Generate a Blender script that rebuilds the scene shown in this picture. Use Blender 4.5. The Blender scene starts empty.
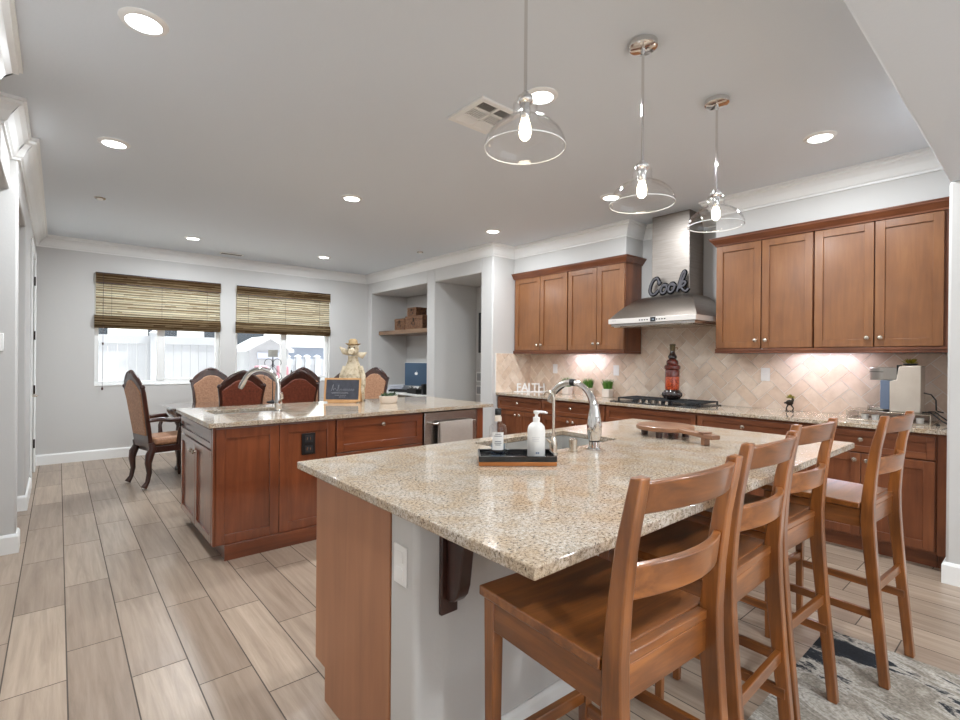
import bpy, bmesh, math, random
from mathutils import Vector, Matrix
random.seed(7)
SC = bpy.context.scene
COL = SC.collection
PI = math.pi

# ------------------------------------------------------------------ camera, world, sun, exposure
cam_d = bpy.data.cameras.new('camera')
cam = bpy.data.objects.new('camera', cam_d); COL.objects.link(cam); SC.camera = cam
cam_d.sensor_width = 36.0; cam_d.lens = 493.44 / 960 * 36; cam_d.clip_start = 0.02
_yaw, _pit, _rol = (math.radians(a) for a in (40.512, -0.132, 0.481))
_F = Vector((math.sin(_yaw)*math.cos(_pit), math.cos(_yaw)*math.cos(_pit), math.sin(_pit)))
_r = Vector((math.cos(_yaw), -math.sin(_yaw), 0)); _u = _r.cross(_F)
_r2 = _r*math.cos(_rol) + _u*math.sin(_rol); _u2 = _u*math.cos(_rol) - _r*math.sin(_rol)
_m = Matrix((( _r2.x, _u2.x, -_F.x, 0), (_r2.y, _u2.y, -_F.y, 0), (_r2.z, _u2.z, -_F.z, 1.345), (0, 0, 0, 1)))
cam.matrix_world = _m

world = bpy.data.worlds.new('world'); SC.world = world; world.use_nodes = True
_bg = world.node_tree.nodes['Background']
_bg.inputs[0].default_value = (0.86, 0.93, 1.0, 1); _bg.inputs[1].default_value = 1.7
sun_d = bpy.data.lights.new('sun', 'SUN'); sun_d.energy = 14.0; sun_d.angle = 0.01; sun_d.color = (1, .97, .92)
sun = bpy.data.objects.new('sun', sun_d); COL.objects.link(sun)
sun.rotation_euler = Vector((-0.75, 0.10, -1.0)).to_track_quat('-Z', 'Y').to_euler()
SC.view_settings.view_transform = 'Standard'; SC.view_settings.look = 'None'
SC.view_settings.gamma = 1.0; SC.view_settings.exposure = 0.36; SC.view_settings.use_curve_mapping = False
SC.cycles.max_bounces = 10; SC.cycles.diffuse_bounces = 6; SC.cycles.transparent_max_bounces = 12
SC.cycles.sample_clamp_indirect = 6.0; SC.cycles.caustics_reflective = False; SC.cycles.caustics_refractive = False

DOWNLIGHT_W = 18.0

# ------------------------------------------------------------------ materials
def lin(c):
    return tuple(((v/255)/12.92 if v/255 <= .04045 else ((v/255+.055)/1.055)**2.4) for v in c) + (1,)
def nt(name):
    m = bpy.data.materials.new(name); m.use_nodes = True
    t = m.node_tree; b = t.nodes['Principled BSDF']; return m, t, b
def mat(name, c, rough=.5, metal=0, coat=0, emit=None, estr=0, spec=.5):
    m, t, b = nt(name)
    b.inputs['Base Color'].default_value = lin(c); b.inputs['Roughness'].default_value = rough
    b.inputs['Metallic'].default_value = metal; b.inputs['Coat Weight'].default_value = coat
    b.inputs['Coat Roughness'].default_value = .12; b.inputs['Specular IOR Level'].default_value = spec
    if emit: b.inputs['Emission Color'].default_value = lin(emit); b.inputs['Emission Strength'].default_value = estr
    return m
def nd(t, typ, **kw):
    n = t.nodes.new(typ)
    for k, v in kw.items():
        if k in n.inputs: n.inputs[k].default_value = v
        else: setattr(n, k, v)
    return n
def ramp(t, stops, interp='LINEAR'):
    n = t.nodes.new('ShaderNodeValToRGB'); e = n.color_ramp.elements; n.color_ramp.interpolation = interp
    while len(e) < len(stops): e.new(.5)
    for i, (p, c) in enumerate(stops): e[i].position = p; e[i].color = lin(c) if len(c) == 3 else c
    return n
def coords(t, scale=(1, 1, 1), rot=(0, 0, 0)):
    tc = t.nodes.new('ShaderNodeTexCoord'); mp = t.nodes.new('ShaderNodeMapping')
    mp.inputs['Scale'].default_value = scale; mp.inputs['Rotation'].default_value = rot
    t.links.new(tc.outputs['Object'], mp.inputs['Vector']); return mp.outputs['Vector']
def bump(t, b, h, strength, dist=.002):
    bn = nd(t, 'ShaderNodeBump', Strength=strength, Distance=dist)
    t.links.new(h, bn.inputs['Height']); t.links.new(bn.outputs['Normal'], b.inputs['Normal'])
def wood(name, light, mid, dark, axis='z', rough=.38, coat=.25, s=1.0):
    m, t, b = nt(name)
    sc = {'x': (2*s, 22*s, 22*s), 'y': (22*s, 2*s, 22*s), 'z': (22*s, 22*s, 2*s)}[axis]
    v = coords(t, sc)
    n1 = nd(t, 'ShaderNodeTexNoise', Scale=1.0, Detail=6.0, Roughness=.62, Distortion=.6); t.links.new(v, n1.inputs['Vector'])
    v2 = coords(t, tuple(q*.12 for q in (22*s, 22*s, 22*s)))
    n2 = nd(t, 'ShaderNodeTexNoise', Scale=1.0, Detail=3.0); t.links.new(v2, n2.inputs['Vector'])
    mx = nd(t, 'ShaderNodeMix', data_type='FLOAT'); mx.inputs[0].default_value = .45
    t.links.new(n1.outputs['Fac'], mx.inputs[2]); t.links.new(n2.outputs['Fac'], mx.inputs[3])
    r = ramp(t, [(.30, dark), (.5, mid), (.72, light)]); t.links.new(mx.outputs[0], r.inputs['Fac'])
    t.links.new(r.outputs['Color'], b.inputs['Base Color'])
    b.inputs['Roughness'].default_value = rough; b.inputs['Coat Weight'].default_value = coat; b.inputs['Coat Roughness'].default_value = .1 if coat > .8 else .2
    bump(t, b, n1.outputs['Fac'], .03 if coat > .8 else .08)
    if coat > .8: b.inputs['Coat IOR'].default_value = 1.7
    return m
def noisy(name, stops, scale, rough=.5, metal=0, detail=5, bmp=0, stretch=(1, 1, 1), coat=0):
    m, t, b = nt(name)
    v = coords(t, tuple(scale*q for q in stretch))
    n = nd(t, 'ShaderNodeTexNoise', Scale=1.0, Detail=float(detail), Roughness=.6); t.links.new(v, n.inputs['Vector'])
    r = ramp(t, stops); t.links.new(n.outputs['Fac'], r.inputs['Fac']); t.links.new(r.outputs['Color'], b.inputs['Base Color'])
    b.inputs['Roughness'].default_value = rough; b.inputs['Metallic'].default_value = metal; b.inputs['Coat Weight'].default_value = coat
    if bmp: bump(t, b, n.outputs['Fac'], bmp)
    return m
def glassy(name, tint=(255, 255, 255), ior=1.45, rough=0.0, edge=None):
    """thin clear glass: straight-through plus Fresnel reflection"""
    m = bpy.data.materials.new(name); m.use_nodes = True; t = m.node_tree; t.nodes.clear()
    o = t.nodes.new('ShaderNodeOutputMaterial'); mx = t.nodes.new('ShaderNodeMixShader')
    tr = t.nodes.new('ShaderNodeBsdfTransparent'); gl = t.nodes.new('ShaderNodeBsdfGlossy'); lw = t.nodes.new('ShaderNodeLayerWeight'); lw.inputs['Blend'].default_value = .5
    pw = nd(t, 'ShaderNodeMath', operation='POWER'); pw.inputs[1].default_value = 4.5
    ml = nd(t, 'ShaderNodeMath', operation='MULTIPLY_ADD'); f0 = ((ior-1)/(ior+1))**2; ml.inputs[1].default_value = .75*(1-f0); ml.inputs[2].default_value = f0
    tr.inputs[0].default_value = lin(tint); gl.inputs['Roughness'].default_value = rough
    t.links.new(lw.outputs['Facing'], pw.inputs[0]); t.links.new(pw.outputs[0], ml.inputs[0]); t.links.new(ml.outputs[0], mx.inputs[0]); t.links.new(tr.outputs[0], mx.inputs[1]); t.links.new(gl.outputs[0], mx.inputs[2])
    t.links.new(mx.outputs[0], o.inputs[0]); return m
def granite(name):
    m, t, b = nt(name)
    v = coords(t, (1, 1, 1))
    a = nd(t, 'ShaderNodeTexNoise', Scale=105.0, Detail=6.0, Roughness=.85); t.links.new(v, a.inputs['Vector'])
    ra = ramp(t, [(.36, (80, 70, 62)), (.44, (158, 145, 130)), (.52, (200, 190, 178)), (.66, (224, 219, 213))]); t.links.new(a.outputs['Fac'], ra.inputs['Fac'])
    w = nd(t, 'ShaderNodeTexNoise', Scale=9.0, Detail=4.0, Roughness=.6); t.links.new(v, w.inputs['Vector'])
    rw = ramp(t, [(.38, (240, 224, 202)), (.62, (250, 247, 242))]); t.links.new(w.outputs['Fac'], rw.inputs['Fac'])
    m1 = nd(t, 'ShaderNodeMix', data_type='RGBA', blend_type='MULTIPLY'); m1.inputs[0].default_value = 1
    t.links.new(ra.outputs['Color'], m1.inputs[6]); t.links.new(rw.outputs['Color'], m1.inputs[7])
    d = nd(t, 'ShaderNodeTexNoise', Scale=130.0, Detail=3.0, Roughness=.6); t.links.new(v, d.inputs['Vector'])
    rd = ramp(t, [(.615, (0, 0, 0)), (.66, (255, 255, 255))]); t.links.new(d.outputs['Fac'], rd.inputs['Fac'])
    m2 = nd(t, 'ShaderNodeMix', data_type='RGBA'); t.links.new(rd.outputs['Color'], m2.inputs[0])
    t.links.new(m1.outputs[2], m2.inputs[6]); m2.inputs[7].default_value = lin((66, 54, 46))
    t.links.new(m2.outputs[2], b.inputs['Base Color'])
    b.inputs['Roughness'].default_value = .07; b.inputs['Specular IOR Level'].default_value = .55
    return m
def attr_mat(name, stops, rough, grain=None, mott=None, coat=0, bmp=.1, dist=1.2, lo=(168, 162, 156)):
    """per-tile colour from the 'rnd' attribute of the mesh, with grain or mottling on top"""
    m, t, b = nt(name)
    at = nd(t, 'ShaderNodeAttribute', attribute_name='rnd')
    r = ramp(t, stops); t.links.new(at.outputs['Fac'], r.inputs['Fac'])
    tc = t.nodes.new('ShaderNodeTexCoord'); mp = t.nodes.new('ShaderNodeMapping'); mp.inputs['Scale'].default_value = grain or mott
    ad = nd(t, 'ShaderNodeVectorMath', operation='ADD'); ml = nd(t, 'ShaderNodeMath', operation='MULTIPLY'); ml.inputs[1].default_value = 37.0
    t.links.new(at.outputs['Fac'], ml.inputs[0]); t.links.new(tc.outputs['Object'], ad.inputs[0]); t.links.new(ml.outputs[0], ad.inputs[1])
    t.links.new(ad.outputs[0], mp.inputs['Vector'])
    n = nd(t, 'ShaderNodeTexNoise', Scale=1.0, Detail=6.0, Roughness=.65, Distortion=dist); t.links.new(mp.outputs[0], n.inputs['Vector'])
    rn = ramp(t, [(.25, lo), (.5, tuple((q+255)/2+4 for q in lo)), (.75, (255, 255, 255))]); t.links.new(n.outputs['Fac'], rn.inputs['Fac'])
    mx = nd(t, 'ShaderNodeMix', data_type='RGBA', blend_type='MULTIPLY'); mx.inputs[0].default_value = 1
    t.links.new(r.outputs['Color'], mx.inputs[6]); t.links.new(rn.outputs['Color'], mx.inputs[7])
    t.links.new(mx.outputs[2], b.inputs['Base Color']); b.inputs['Roughness'].default_value = rough; b.inputs['Coat Weight'].default_value = coat
    bump(t, b, n.outputs['Fac'], bmp, .003)
    return m

M = {}
def wallmat(name, c, rough=.75):
    m, t, b = nt(name); b.inputs['Base Color'].default_value = lin(c); b.inputs['Roughness'].default_value = rough
    n = nd(t, 'ShaderNodeTexNoise', Scale=60.0, Detail=3.0); t.links.new(coords(t), n.inputs['Vector']); bump(t, b, n.outputs['Fac'], .12, .004)
    return m
M['wall'] = wallmat('painted_wall', (203, 201, 198))
M['ceiling'] = wallmat('ceiling_paint', (222, 228, 234))
M['trim'] = mat('white_trim', (238, 238, 236), .35)
M['grout'] = mat('floor_grout', (92, 82, 74), .9)
M['plank'] = attr_mat('floor_plank', [(0, (166, 147, 130)), (.5, (180, 161, 143)), (1, (194, 175, 156))], .33, grain=(30, 1.6, 1), bmp=.12, dist=.5, lo=(196, 190, 184))
M['tile'] = attr_mat('travertine_tile', [(0, (233, 213, 193)), (.6, (242, 225, 207)), (1, (249, 237, 222))], .42, mott=(9, 9, 9), bmp=.06, dist=.3, lo=(222, 214, 206))
M['tgrout'] = mat('tile_grout', (246, 240, 232), .9)
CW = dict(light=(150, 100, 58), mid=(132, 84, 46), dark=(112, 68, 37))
SHADE_CW = dict(light=(140, 84, 50), mid=(112, 62, 35), dark=(82, 43, 24))  # same cabinet wood, low-light shade in its colour; cornices and carcasses share it
M['cab_z'] = wood('cabinet_wood_upright', axis='z', coat=.5, **CW)
M['cab_y'] = wood('cabinet_wood_along_y', axis='y', rough=.5, coat=0, **CW)
M['cab_x'] = wood('cabinet_wood_along_x', axis='x', **CW)
RW = dict(light=(142, 78, 44), mid=(114, 57, 30), dark=(84, 39, 20))
M['red_z'] = wood('peninsula_wood_upright', axis='z', rough=.3, coat=.9, **RW)
M['red_x'] = wood('peninsula_wood_along_x', axis='x', rough=.3, coat=.9, **RW)
M['shade_z'] = wood('dark_shaded_wood_upright', axis='z', **SHADE_CW)
M['shade_y'] = wood('dark_shaded_wood_along_y', axis='y', **SHADE_CW)
M['panel'] = wood('island_panel_wood', (182, 128, 92), (168, 114, 80), (148, 98, 68), 'z', rough=.42, coat=.2, s=.6)
SW = dict(light=(182, 113, 54), mid=(124, 72, 31), dark=(60, 32, 12))
M['st_x'] = wood('stool_wood_along_x', axis='x', rough=.28, coat=.6, **SW)
M['st_y'] = wood('stool_wood_along_y', axis='y', rough=.28, coat=.6, **SW)
M['st_z'] = wood('stool_wood_upright', axis='z', rough=.28, coat=.6, **SW)
M['dark_wood'] = wood('carved_dark_wood', (86, 48, 34), (58, 30, 22), (34, 18, 14), 'z', rough=.3, coat=.4)
M['shelf'] = wood('shelf_wood', (150, 122, 96), (126, 98, 74), (98, 74, 56), 'y')
M['board'] = wood('serving_board_wood', (168, 124, 92), (140, 98, 70), (106, 72, 50), 'y')
M['shaded_tan'] = noisy('shaded_upholstery', [(.3, (84, 40, 28)), (.55, (116, 58, 40)), (.75, (138, 74, 52))], 60, .4, bmp=.15)  # shaded copy of the chair upholstery, for backs turned from the windows
M['tan'] = noisy('lit_tan_upholstery', [(.3, (150, 106, 78)), (.55, (176, 130, 98)), (.75, (196, 152, 118))], 50, .5, bmp=.1)  # lit copy of the chair upholstery; also the bottle tie
M['gran'] = granite('speckled_granite')
M['steel'] = noisy('brushed_steel', [(.3, (176, 170, 164)), (.7, (206, 201, 195))], 6, .27, metal=1, stretch=(1, 40, 40))
M['chrome'] = mat('chrome', (226, 224, 222), .08, metal=1)
M['nickel'] = mat('brushed_nickel', (206, 196, 182), .25, metal=1)
M['bronze'] = mat('dark_bronze', (48, 40, 34), .4, metal=.8)
M['black'] = mat('black_plastic', (18, 18, 19), .35)
M['iron'] = mat('cast_iron', (34, 35, 37), .5)
M['white'] = mat('white_plastic', (240, 239, 236), .35)
M['cream'] = mat('cream_ceramic', (222, 208, 194), .5)
M['glass'] = glassy('clear_glass', ior=1.5)
M['pane'] = glassy('window_glass', (250, 252, 252), 1.2)
M['bulb'] = mat('glowing_bulb', (255, 240, 215), .3, emit=(255, 236, 206), estr=14)
M['lens'] = mat('lit_lens', (255, 255, 255), .3, emit=(255, 250, 242), estr=9)
M['ledlens'] = mat('lit_led_strip', (255, 255, 255), .3, emit=(244, 236, 255), estr=22)
M['duct'] = mat('dark_duct', (60, 54, 48), .8)

# ------------------------------------------------------------------ mesh helpers
class MB:
    def __init__(s): s.v = []; s.f = []; s.a = []
    def add(s, vs, fs, a=None):
        o = len(s.v); s.v += [tuple(v) for v in vs]; s.f += [tuple(i+o for i in f) for f in fs]
        if a is not None: s.a += [a]*len(fs)
        return s
    def box(s, x0, x1, y0, y1, z0, z1, a=None):
        return s.add([(x0,y0,z0),(x1,y0,z0),(x1,y1,z0),(x0,y1,z0),(x0,y0,z1),(x1,y0,z1),(x1,y1,z1),(x0,y1,z1)],
            [(3,2,1,0),(4,5,6,7),(0,1,5,4),(1,2,6,5),(2,3,7,6),(3,0,4,7)], a)
    def hexa(s, p): return s.add(p, [(3,2,1,0),(4,5,6,7),(0,1,5,4),(1,2,6,5),(2,3,7,6),(3,0,4,7)])
    def cbox(s, c, dx, dy, dz, rz=0):
        ca, sa = math.cos(rz), math.sin(rz); P = []
        for z in (-dz/2, dz/2):
            for x, y in ((-dx/2,-dy/2),(dx/2,-dy/2),(dx/2,dy/2),(-dx/2,dy/2)):
                P.append((c[0]+x*ca-y*sa, c[1]+x*sa+y*ca, c[2]+z))
        return s.hexa(P)
    def prism(s, poly, axis, a, b):
        n = len(poly); mk = {'x': lambda p, t: (t, p[0], p[1]), 'y': lambda p, t: (p[0], t, p[1]), 'z': lambda p, t: (p[0], p[1], t)}[axis]
        V = [mk(p, a) for p in poly] + [mk(p, b) for p in poly]
        return s.add(V, [tuple(range(n-1, -1, -1)), tuple(range(n, 2*n))] + [(i, (i+1) % n, n+(i+1) % n, n+i) for i in range(n)])
    def lathe(s, prof, c=(0, 0, 0), n=32, cap=True, sx=1, sy=1):
        V = []; F = []
        for r, z in prof:
            for k in range(n): V.append((c[0]+sx*r*math.cos(2*PI*k/n), c[1]+sy*r*math.sin(2*PI*k/n), c[2]+z))
        for i in range(len(prof)-1):
            for k in range(n): F.append((i*n+k, i*n+(k+1) % n, (i+1)*n+(k+1) % n, (i+1)*n+k))
        if cap:
            F.append(tuple(range(n-1, -1, -1))); F.append(tuple((len(prof)-1)*n+k for k in range(n)))
        return s.add(V, F)
    def tube(s, pts, r, n=12, ell=None):
        """round bar through points; r number or list; ell = (unit vector, factor) squashes along that vector"""
        P = [Vector(p) for p in pts]; R = r if isinstance(r, (list, tuple)) else [r]*len(P)
        V = []; F = []; up = None
        for i, p in enumerate(P):
            t = ((P[min(i+1, len(P)-1)] - P[max(i-1, 0)])).normalized()
            if up is None:
                up = Vector((0, 0, 1)) if abs(t.z) < .9 else Vector((1, 0, 0))
            a = (up - t*up.dot(t)).normalized(); b = t.cross(a); up = a
            for k in range(n):
                q = (a*math.cos(2*PI*k/n) + b*math.sin(2*PI*k/n))*R[i]
                if ell: e = Vector(ell[0]); q = q - e*q.dot(e)*(1-ell[1])
                V.append(p+q)
        for i in range(len(P)-1):
            for k in range(n): F.append((i*n+k, i*n+(k+1) % n, (i+1)*n+(k+1) % n, (i+1)*n+k))
        F.append(tuple(range(n-1, -1, -1))); F.append(tuple((len(P)-1)*n+k for k in range(n)))
        return s.add(V, F)
    def ball(s, c, r, n=16, m=10):
        R = r if isinstance(r, (list, tuple)) else (r, r, r); V = [(c[0], c[1], c[2]-R[2])]; F = []
        for i in range(1, m):
            t = -PI/2 + PI*i/m
            for k in range(n): V.append((c[0]+R[0]*math.cos(t)*math.cos(2*PI*k/n), c[1]+R[1]*math.cos(t)*math.sin(2*PI*k/n), c[2]+R[2]*math.sin(t)))
        V.append((c[0], c[1], c[2]+R[2])); L = len(V)-1
        for k in range(n):
            F.append((0, 1+(k+1) % n, 1+k)); F.append((L, L-n+k, L-n+(k+1) % n))
            for i in range(m-2): F.append((1+i*n+k, 1+i*n+(k+1) % n, 1+(i+1)*n+(k+1) % n, 1+(i+1)*n+k))
        return s.add(V, F)
    def ring(s, x0, x1, y0, y1, h, z0, z1, inner_z0=None):
        """slab with a rectangular hole h = (hx0, hx1, hy0, hy1)"""
        O = [(x0,y0),(x1,y0),(x1,y1),(x0,y1)]; I = [(h[0],h[2]),(h[1],h[2]),(h[1],h[3]),(h[0],h[3])]
        V = [(x,y,z1) for x,y in O] + [(x,y,z1) for x,y in I] + [(x,y,z0) for x,y in O] + [(x,y,z0) for x,y in I]; F = []
        for k in range(4):
            j = (k+1) % 4
            F += [(k,j,4+j,4+k), (8+j,8+k,12+k,12+j), (8+k,8+j,j,k), (4+k,4+j,12+j,12+k)]
        return s.add(V, F)
    def build(s, name, m, parent=None, bevel=0, seg=2, loc=None, auto=40):
        off = Vector((0, 0, 0)); p = parent
        while p is not None: off += p.location; p = p.parent
        if loc: off += Vector(loc)
        me = bpy.data.meshes.new(name)
        me.from_pydata([(v[0]-off.x, v[1]-off.y, v[2]-off.z) for v in s.v], [], s.f)
        if s.a:
            at = me.attributes.new('rnd', 'FLOAT', 'FACE')
            for i, q in enumerate(s.a): at.data[i].value = q
        else:
            bm = bmesh.new(); bm.from_mesh(me); bmesh.ops.recalc_face_normals(bm, faces=bm.faces); bm.to_mesh(me); bm.free()
        me.materials.append(m); me.polygons.foreach_set('use_smooth', [True]*len(me.polygons)); me.update()
        try: me.set_sharp_from_angle(angle=math.radians(auto))
        except Exception: pass
        o = bpy.data.objects.new(name, me); COL.objects.link(o)
        if loc: o.location = loc
        if parent: o.parent = parent
        if bevel:
            b = o.modifiers.new('bevel', 'BEVEL'); b.width = bevel; b.segments = seg; b.limit_method = 'ANGLE'; b.angle_limit = math.radians(35)
        return o
def bx(*a): return MB().box(*a)
def tag(o, label, cat, group=None, kind=None):
    if label: o['label'] = label
    if cat: o['category'] = cat
    if group: o['group'] = group
    if kind: o['kind'] = kind
    return o
def thing(name, label, cat, loc=(0, 0, 0), group=None):
    o = bpy.data.objects.new(name, None); COL.objects.link(o); o.location = loc; o.empty_display_size = .05
    return tag(o, label, cat, group)
def struct(o, label=None):
    o['kind'] = 'structure'
    if label: o['label'] = label
    return o
def copy_tree(o, parent=None):
    c = o.copy(); COL.objects.link(c)
    if parent: c.parent = parent
    for ch in list(o.children): copy_tree(ch, c)
    return c
def arc(c, r, a0, a1, n, ux, uz):
    ux, uz, c = Vector(ux), Vector(uz), Vector(c)
    return [c + ux*(r*math.cos(a0+(a1-a0)*i/n)) + uz*(r*math.sin(a0+(a1-a0)*i/n)) for i in range(n+1)]
CEIL = 2.81; LOW = 2.45; CT = .914

# ------------------------------------------------------------------ setting: floor, walls, ceiling
fl = MB(); W = .205; L = .8165
offs = {-1: 2.657, 0: 2.909, 1: 2.507, 2: 2.273, 3: 2.046}
for k in range(-22, 26):
    x0 = .034 + W*k; off = offs.get(k, random.uniform(0, L)) % L
    for j in range(-5, 11):
        y0 = off + L*j; ya, yb = max(y0, -3.2), min(y0+L, 8.2)
        if yb-ya < .02 or x0+W < -4.2 or x0 > 5.0: continue
        g = .0026
        fl.add([(x0+g, ya+g, 0), (x0+W-g, ya+g, 0), (x0+W-g, yb-g, 0), (x0+g, yb-g, 0)], [(0, 1, 2, 3)], random.random())
floor = struct(fl.build('floor', M['plank']))
fg = bx(-4.3, 5.2, -3.2, 8.3, -.12, -.0012).build('floor_grout', M['grout'], floor)

struct(MB().box(-4.3, 5.3, .437, 8.3, CEIL, CEIL+.12).build('ceiling', M['ceiling']))
struct(MB().box(-4.3, 5.3, -2.5, .437, LOW, CEIL+.12).build('ceiling_soffit', M['ceiling'], bevel=.012))
# far wall with two window openings
wx = [(.352, 1.822), (2.032, 3.512)]; WZ0, WZ1 = .962, 2.424
b = MB(); Y0, Y1 = 8.06, 8.22
b.box(-.45, wx[0][0], Y0, Y1, 0, CEIL); b.box(wx[0][1], wx[1][0], Y0, Y1, 0, CEIL); b.box(wx[1][1], 5.3, Y0, Y1, 0, CEIL)
for x0, x1 in wx: b.box(x0, x1, Y0, Y1, 0, WZ0); b.box(x0, x1, Y0, Y1, WZ1, CEIL)
struct(b.build('wall_far', M['wall']))
# right-hand side: cooking wall, soffits, alcoves, opening jamb
b = MB()
b.box(4.93, 5.1, .437, 4.70, 0, CEIL)
b.box(4.22, 5.25, 4.70, 4.93, 0, CEIL)
b.box(4.22, 5.25, 5.98, 6.18, 0, CEIL)
b.box(4.22, 5.25, 7.92, 8.06, 0, CEIL)
b.box(4.22, 5.25, 4.93, 5.98, 2.478, CEIL); b.box(4.22, 5.25, 6.18, 7.92, 2.478, CEIL)
b.box(5.02, 5.25, 4.93, 5.98, 0, 2.478); b.box(4.95, 5.25, 6.18, 7.92, 0, 2.478)
struct(b.build('wall_right', M['wall'], bevel=.012))
struct(MB().box(4.60, 4.93, 3.0, 4.70, 2.40, CEIL).box(4.60, 4.93, .437, 2.055, 2.40, CEIL).build('wall_right_soffit', M['wall'], bevel=.008))
struct(bx(4.13, 5.25, -3.2, .437, 0, LOW).build('wall_right_jamb', M['wall'], bevel=.015))
# left-hand side
b = MB()
b.box(-.40, -.255, -3.2, 3.36, 0, CEIL)
b.box(-.40, -.255, 3.94, 4.60, 2.46, CEIL)
b.box(-4.3, -.215, 4.60, 4.75, 0, CEIL)
b.box(-.36, -.215, 4.75, 5.80, 2.45, CEIL)
b.box(-2.2, -.215, 5.80, 5.93, 0, CEIL)
b.box(-.36, -.215, 5.93, 6.72, 0, CEIL); b.box(-.36, -.215, 7.62, 8.06, 0, CEIL); b.box(-.36, -.215, 6.72, 7.62, 2.44, CEIL)
b.box(-1.6, -.40, 3.30, 3.36, 0, CEIL); b.box(-1.6, -.40, 3.94, 4.0, 2.46, CEIL)
struct(b.build('wall_left', M['wall'], bevel=.01))
struct(bx(-2.3, -2.2, 3.0, 5.93, 0, CEIL).build('wall_hall_added', M['wall']))  # unseen hall wall, added to keep outside light off the wall end
struct(bx(-2.2, -1.6, 3.0, 3.1, 0, CEIL).build('wall_hall_end_added', M['wall']))  # unseen as well, added to close the hall against outside light

# crown moulding, mitred along the wall line
PROF = [(0, -.142), (.012, -.142), (.014, -.128), (.026, -.120), (.036, -.100), (.050, -.072), (.072, -.046), (.094, -.036), (.096, -.020), (.110, -.018), (.110, 0)]
def crown(path, base, prof=PROF, ztop=CEIL, nm=None, m=None):
    P = [Vector((p[0], p[1])) for p in path]; N = []
    for i in range(len(P)-1):
        d = (P[i+1]-P[i]).normalized(); N.append(Vector((d.y, -d.x)))
    out = []
    for i in range(len(P)-1):
        def mit(j):
            if j == 0: return N[0]
            if j == len(P)-1: return N[-1]
            s = N[j-1]+N[j]; return s/(s.dot(N[j]))
        V = []; ends = []
        for j in (i, i+1):
            for d, z in prof: q = P[j]+mit(j)*d; V.append((q.x, q.y, ztop+z-.0005))
        n = len(prof); F = [(k, k+1, n+k+1, n+k) for k in range(n-1)]
        F += [tuple(range(n-1, -1, -1)), tuple(range(n, 2*n))]
        mb = MB().add(V, F); out.append(mb)
    return out
ti = 0
for path in ([(-.255, .437), (-.255, 3.36), (-1.5, 3.36)],
             [(-1.5, 3.94), (-.255, 3.94), (-.255, 4.60), (-.215, 4.60), (-.215, 8.06), (4.22, 8.06), (4.22, 4.70), (4.60, 4.70), (4.60, 3.0), (4.93, 3.0), (4.93, 2.055), (4.60, 2.055), (4.60, .437)]):
    for mb in crown(path, 0):
        ti += 1; struct(mb.build('trim_%d' % ti, M['trim'], auto=9))
# header return of the left opening shows its crown end facing the room
BB = [(0, 0), (.016, 0), (.016, .112), (.010, .124), (.004, .13), (0, .13)]
def baseboard(path):
    return crown(path, 0, prof=BB, ztop=.0005)
bi = {'far': [(-.215, 8.06), (4.22, 8.06)], 'left': [(-.215, 5.93), (-.215, 6.64)], 'left_end': [(-.215, 7.70), (-.215, 8.06)],
      'stub': [(-3.0, 4.60), (-.215, 4.60), (-.215, 4.75)], 'passage': [(-2.1, 5.80), (-.215, 5.80), (-.215, 5.93)],
      'right': [(4.22, 6.18), (4.22, 5.98)], 'jamb': [(4.32, .437), (4.13, .437), (4.13, -2.0)], 'pillar': [(4.22, 4.93), (4.22, 4.70)]}
for k, path in bi.items():
    if k == 'jamb': path = path
    mbs = baseboard(path); mb = MB()
    for q in mbs: mb.add(q.v, q.f)
    struct(mb.build('baseboard_' + k, M['trim'], auto=25))

# windows: white slider frames in the openings
for i, (x0, x1) in enumerate(wx):
    b = MB(); ya, yb = 8.14, 8.20; f = .045
    b.box(x0, x1, ya, yb, WZ0, WZ0+f); b.box(x0, x1, ya, yb, WZ1-f, WZ1); b.box(x0, x0+f, ya, yb, WZ0+f, WZ1-f); b.box(x1-f, x1, ya, yb, WZ0+f, WZ1-f)
    w = struct(b.build('window_%d' % (i+1), M['trim'], bevel=.004))
    xm = (x0+x1)/2
    bx(xm-.045, xm+.045, ya-.01, yb-.01, WZ0+f, WZ1-f).build('mullion', M['trim'], w, bevel=.006)
    bx(xm+.045, x1-f, ya+.002, ya+.035, WZ0+f, WZ0+f+.03).build('sash_rail', M['trim'], w, bevel=.004)
    bx(x0+f, xm-.045, 8.168, 8.172, WZ0+f, WZ1-f).build('window_pane', M['pane'], w)
    bx(xm+.045, x1-f, 8.158, 8.162, WZ0+f, WZ1-f).build('window_pane', M['pane'], w)
    bx(x0, x1, 8.052, 8.14, WZ0-.012, WZ0+.002).build('window_sill', M['trim'], w, bevel=.005)

# white door on the left, with casing, hinges and a lever
d = struct(bx(-.262, -.222, 6.725, 7.615, .008, 2.435).build('door_1', M['trim'], bevel=.003))
for z0, z1 in ((.22, 1.0), (1.12, 2.28)): bx(-.2225, -.219, 6.86, 7.48, z0, z1).build('door_panel', M['trim'], d, bevel=.002)
c = MB().box(-.2148, -.197, 6.645, 6.725, 0, 2.515).box(-.2148, -.197, 7.615, 7.695, 0, 2.515).box(-.2148, -.197, 6.725, 7.615, 2.435, 2.515)
struct(c.build('trim_door_casing', M['trim'], bevel=.005))
for z in (.33, .95, 1.57, 2.19): MB().box(-.2149, -.2, 7.60, 7.615, z-.05, z+.05).build('hinge', M['bronze'], d)
MB().tube([(-.222, 6.79, .93), (-.165, 6.79, .93)], .012).tube([(-.168, 6.785, .93), (-.165, 6.9, .925)], .009).build('lever_handle', M['nickel'], d)
sw = thing('light_switch', 'white light switch on the grey wall end at the left edge', 'light switch', (-.315, 4.594, 1.43))
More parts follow.
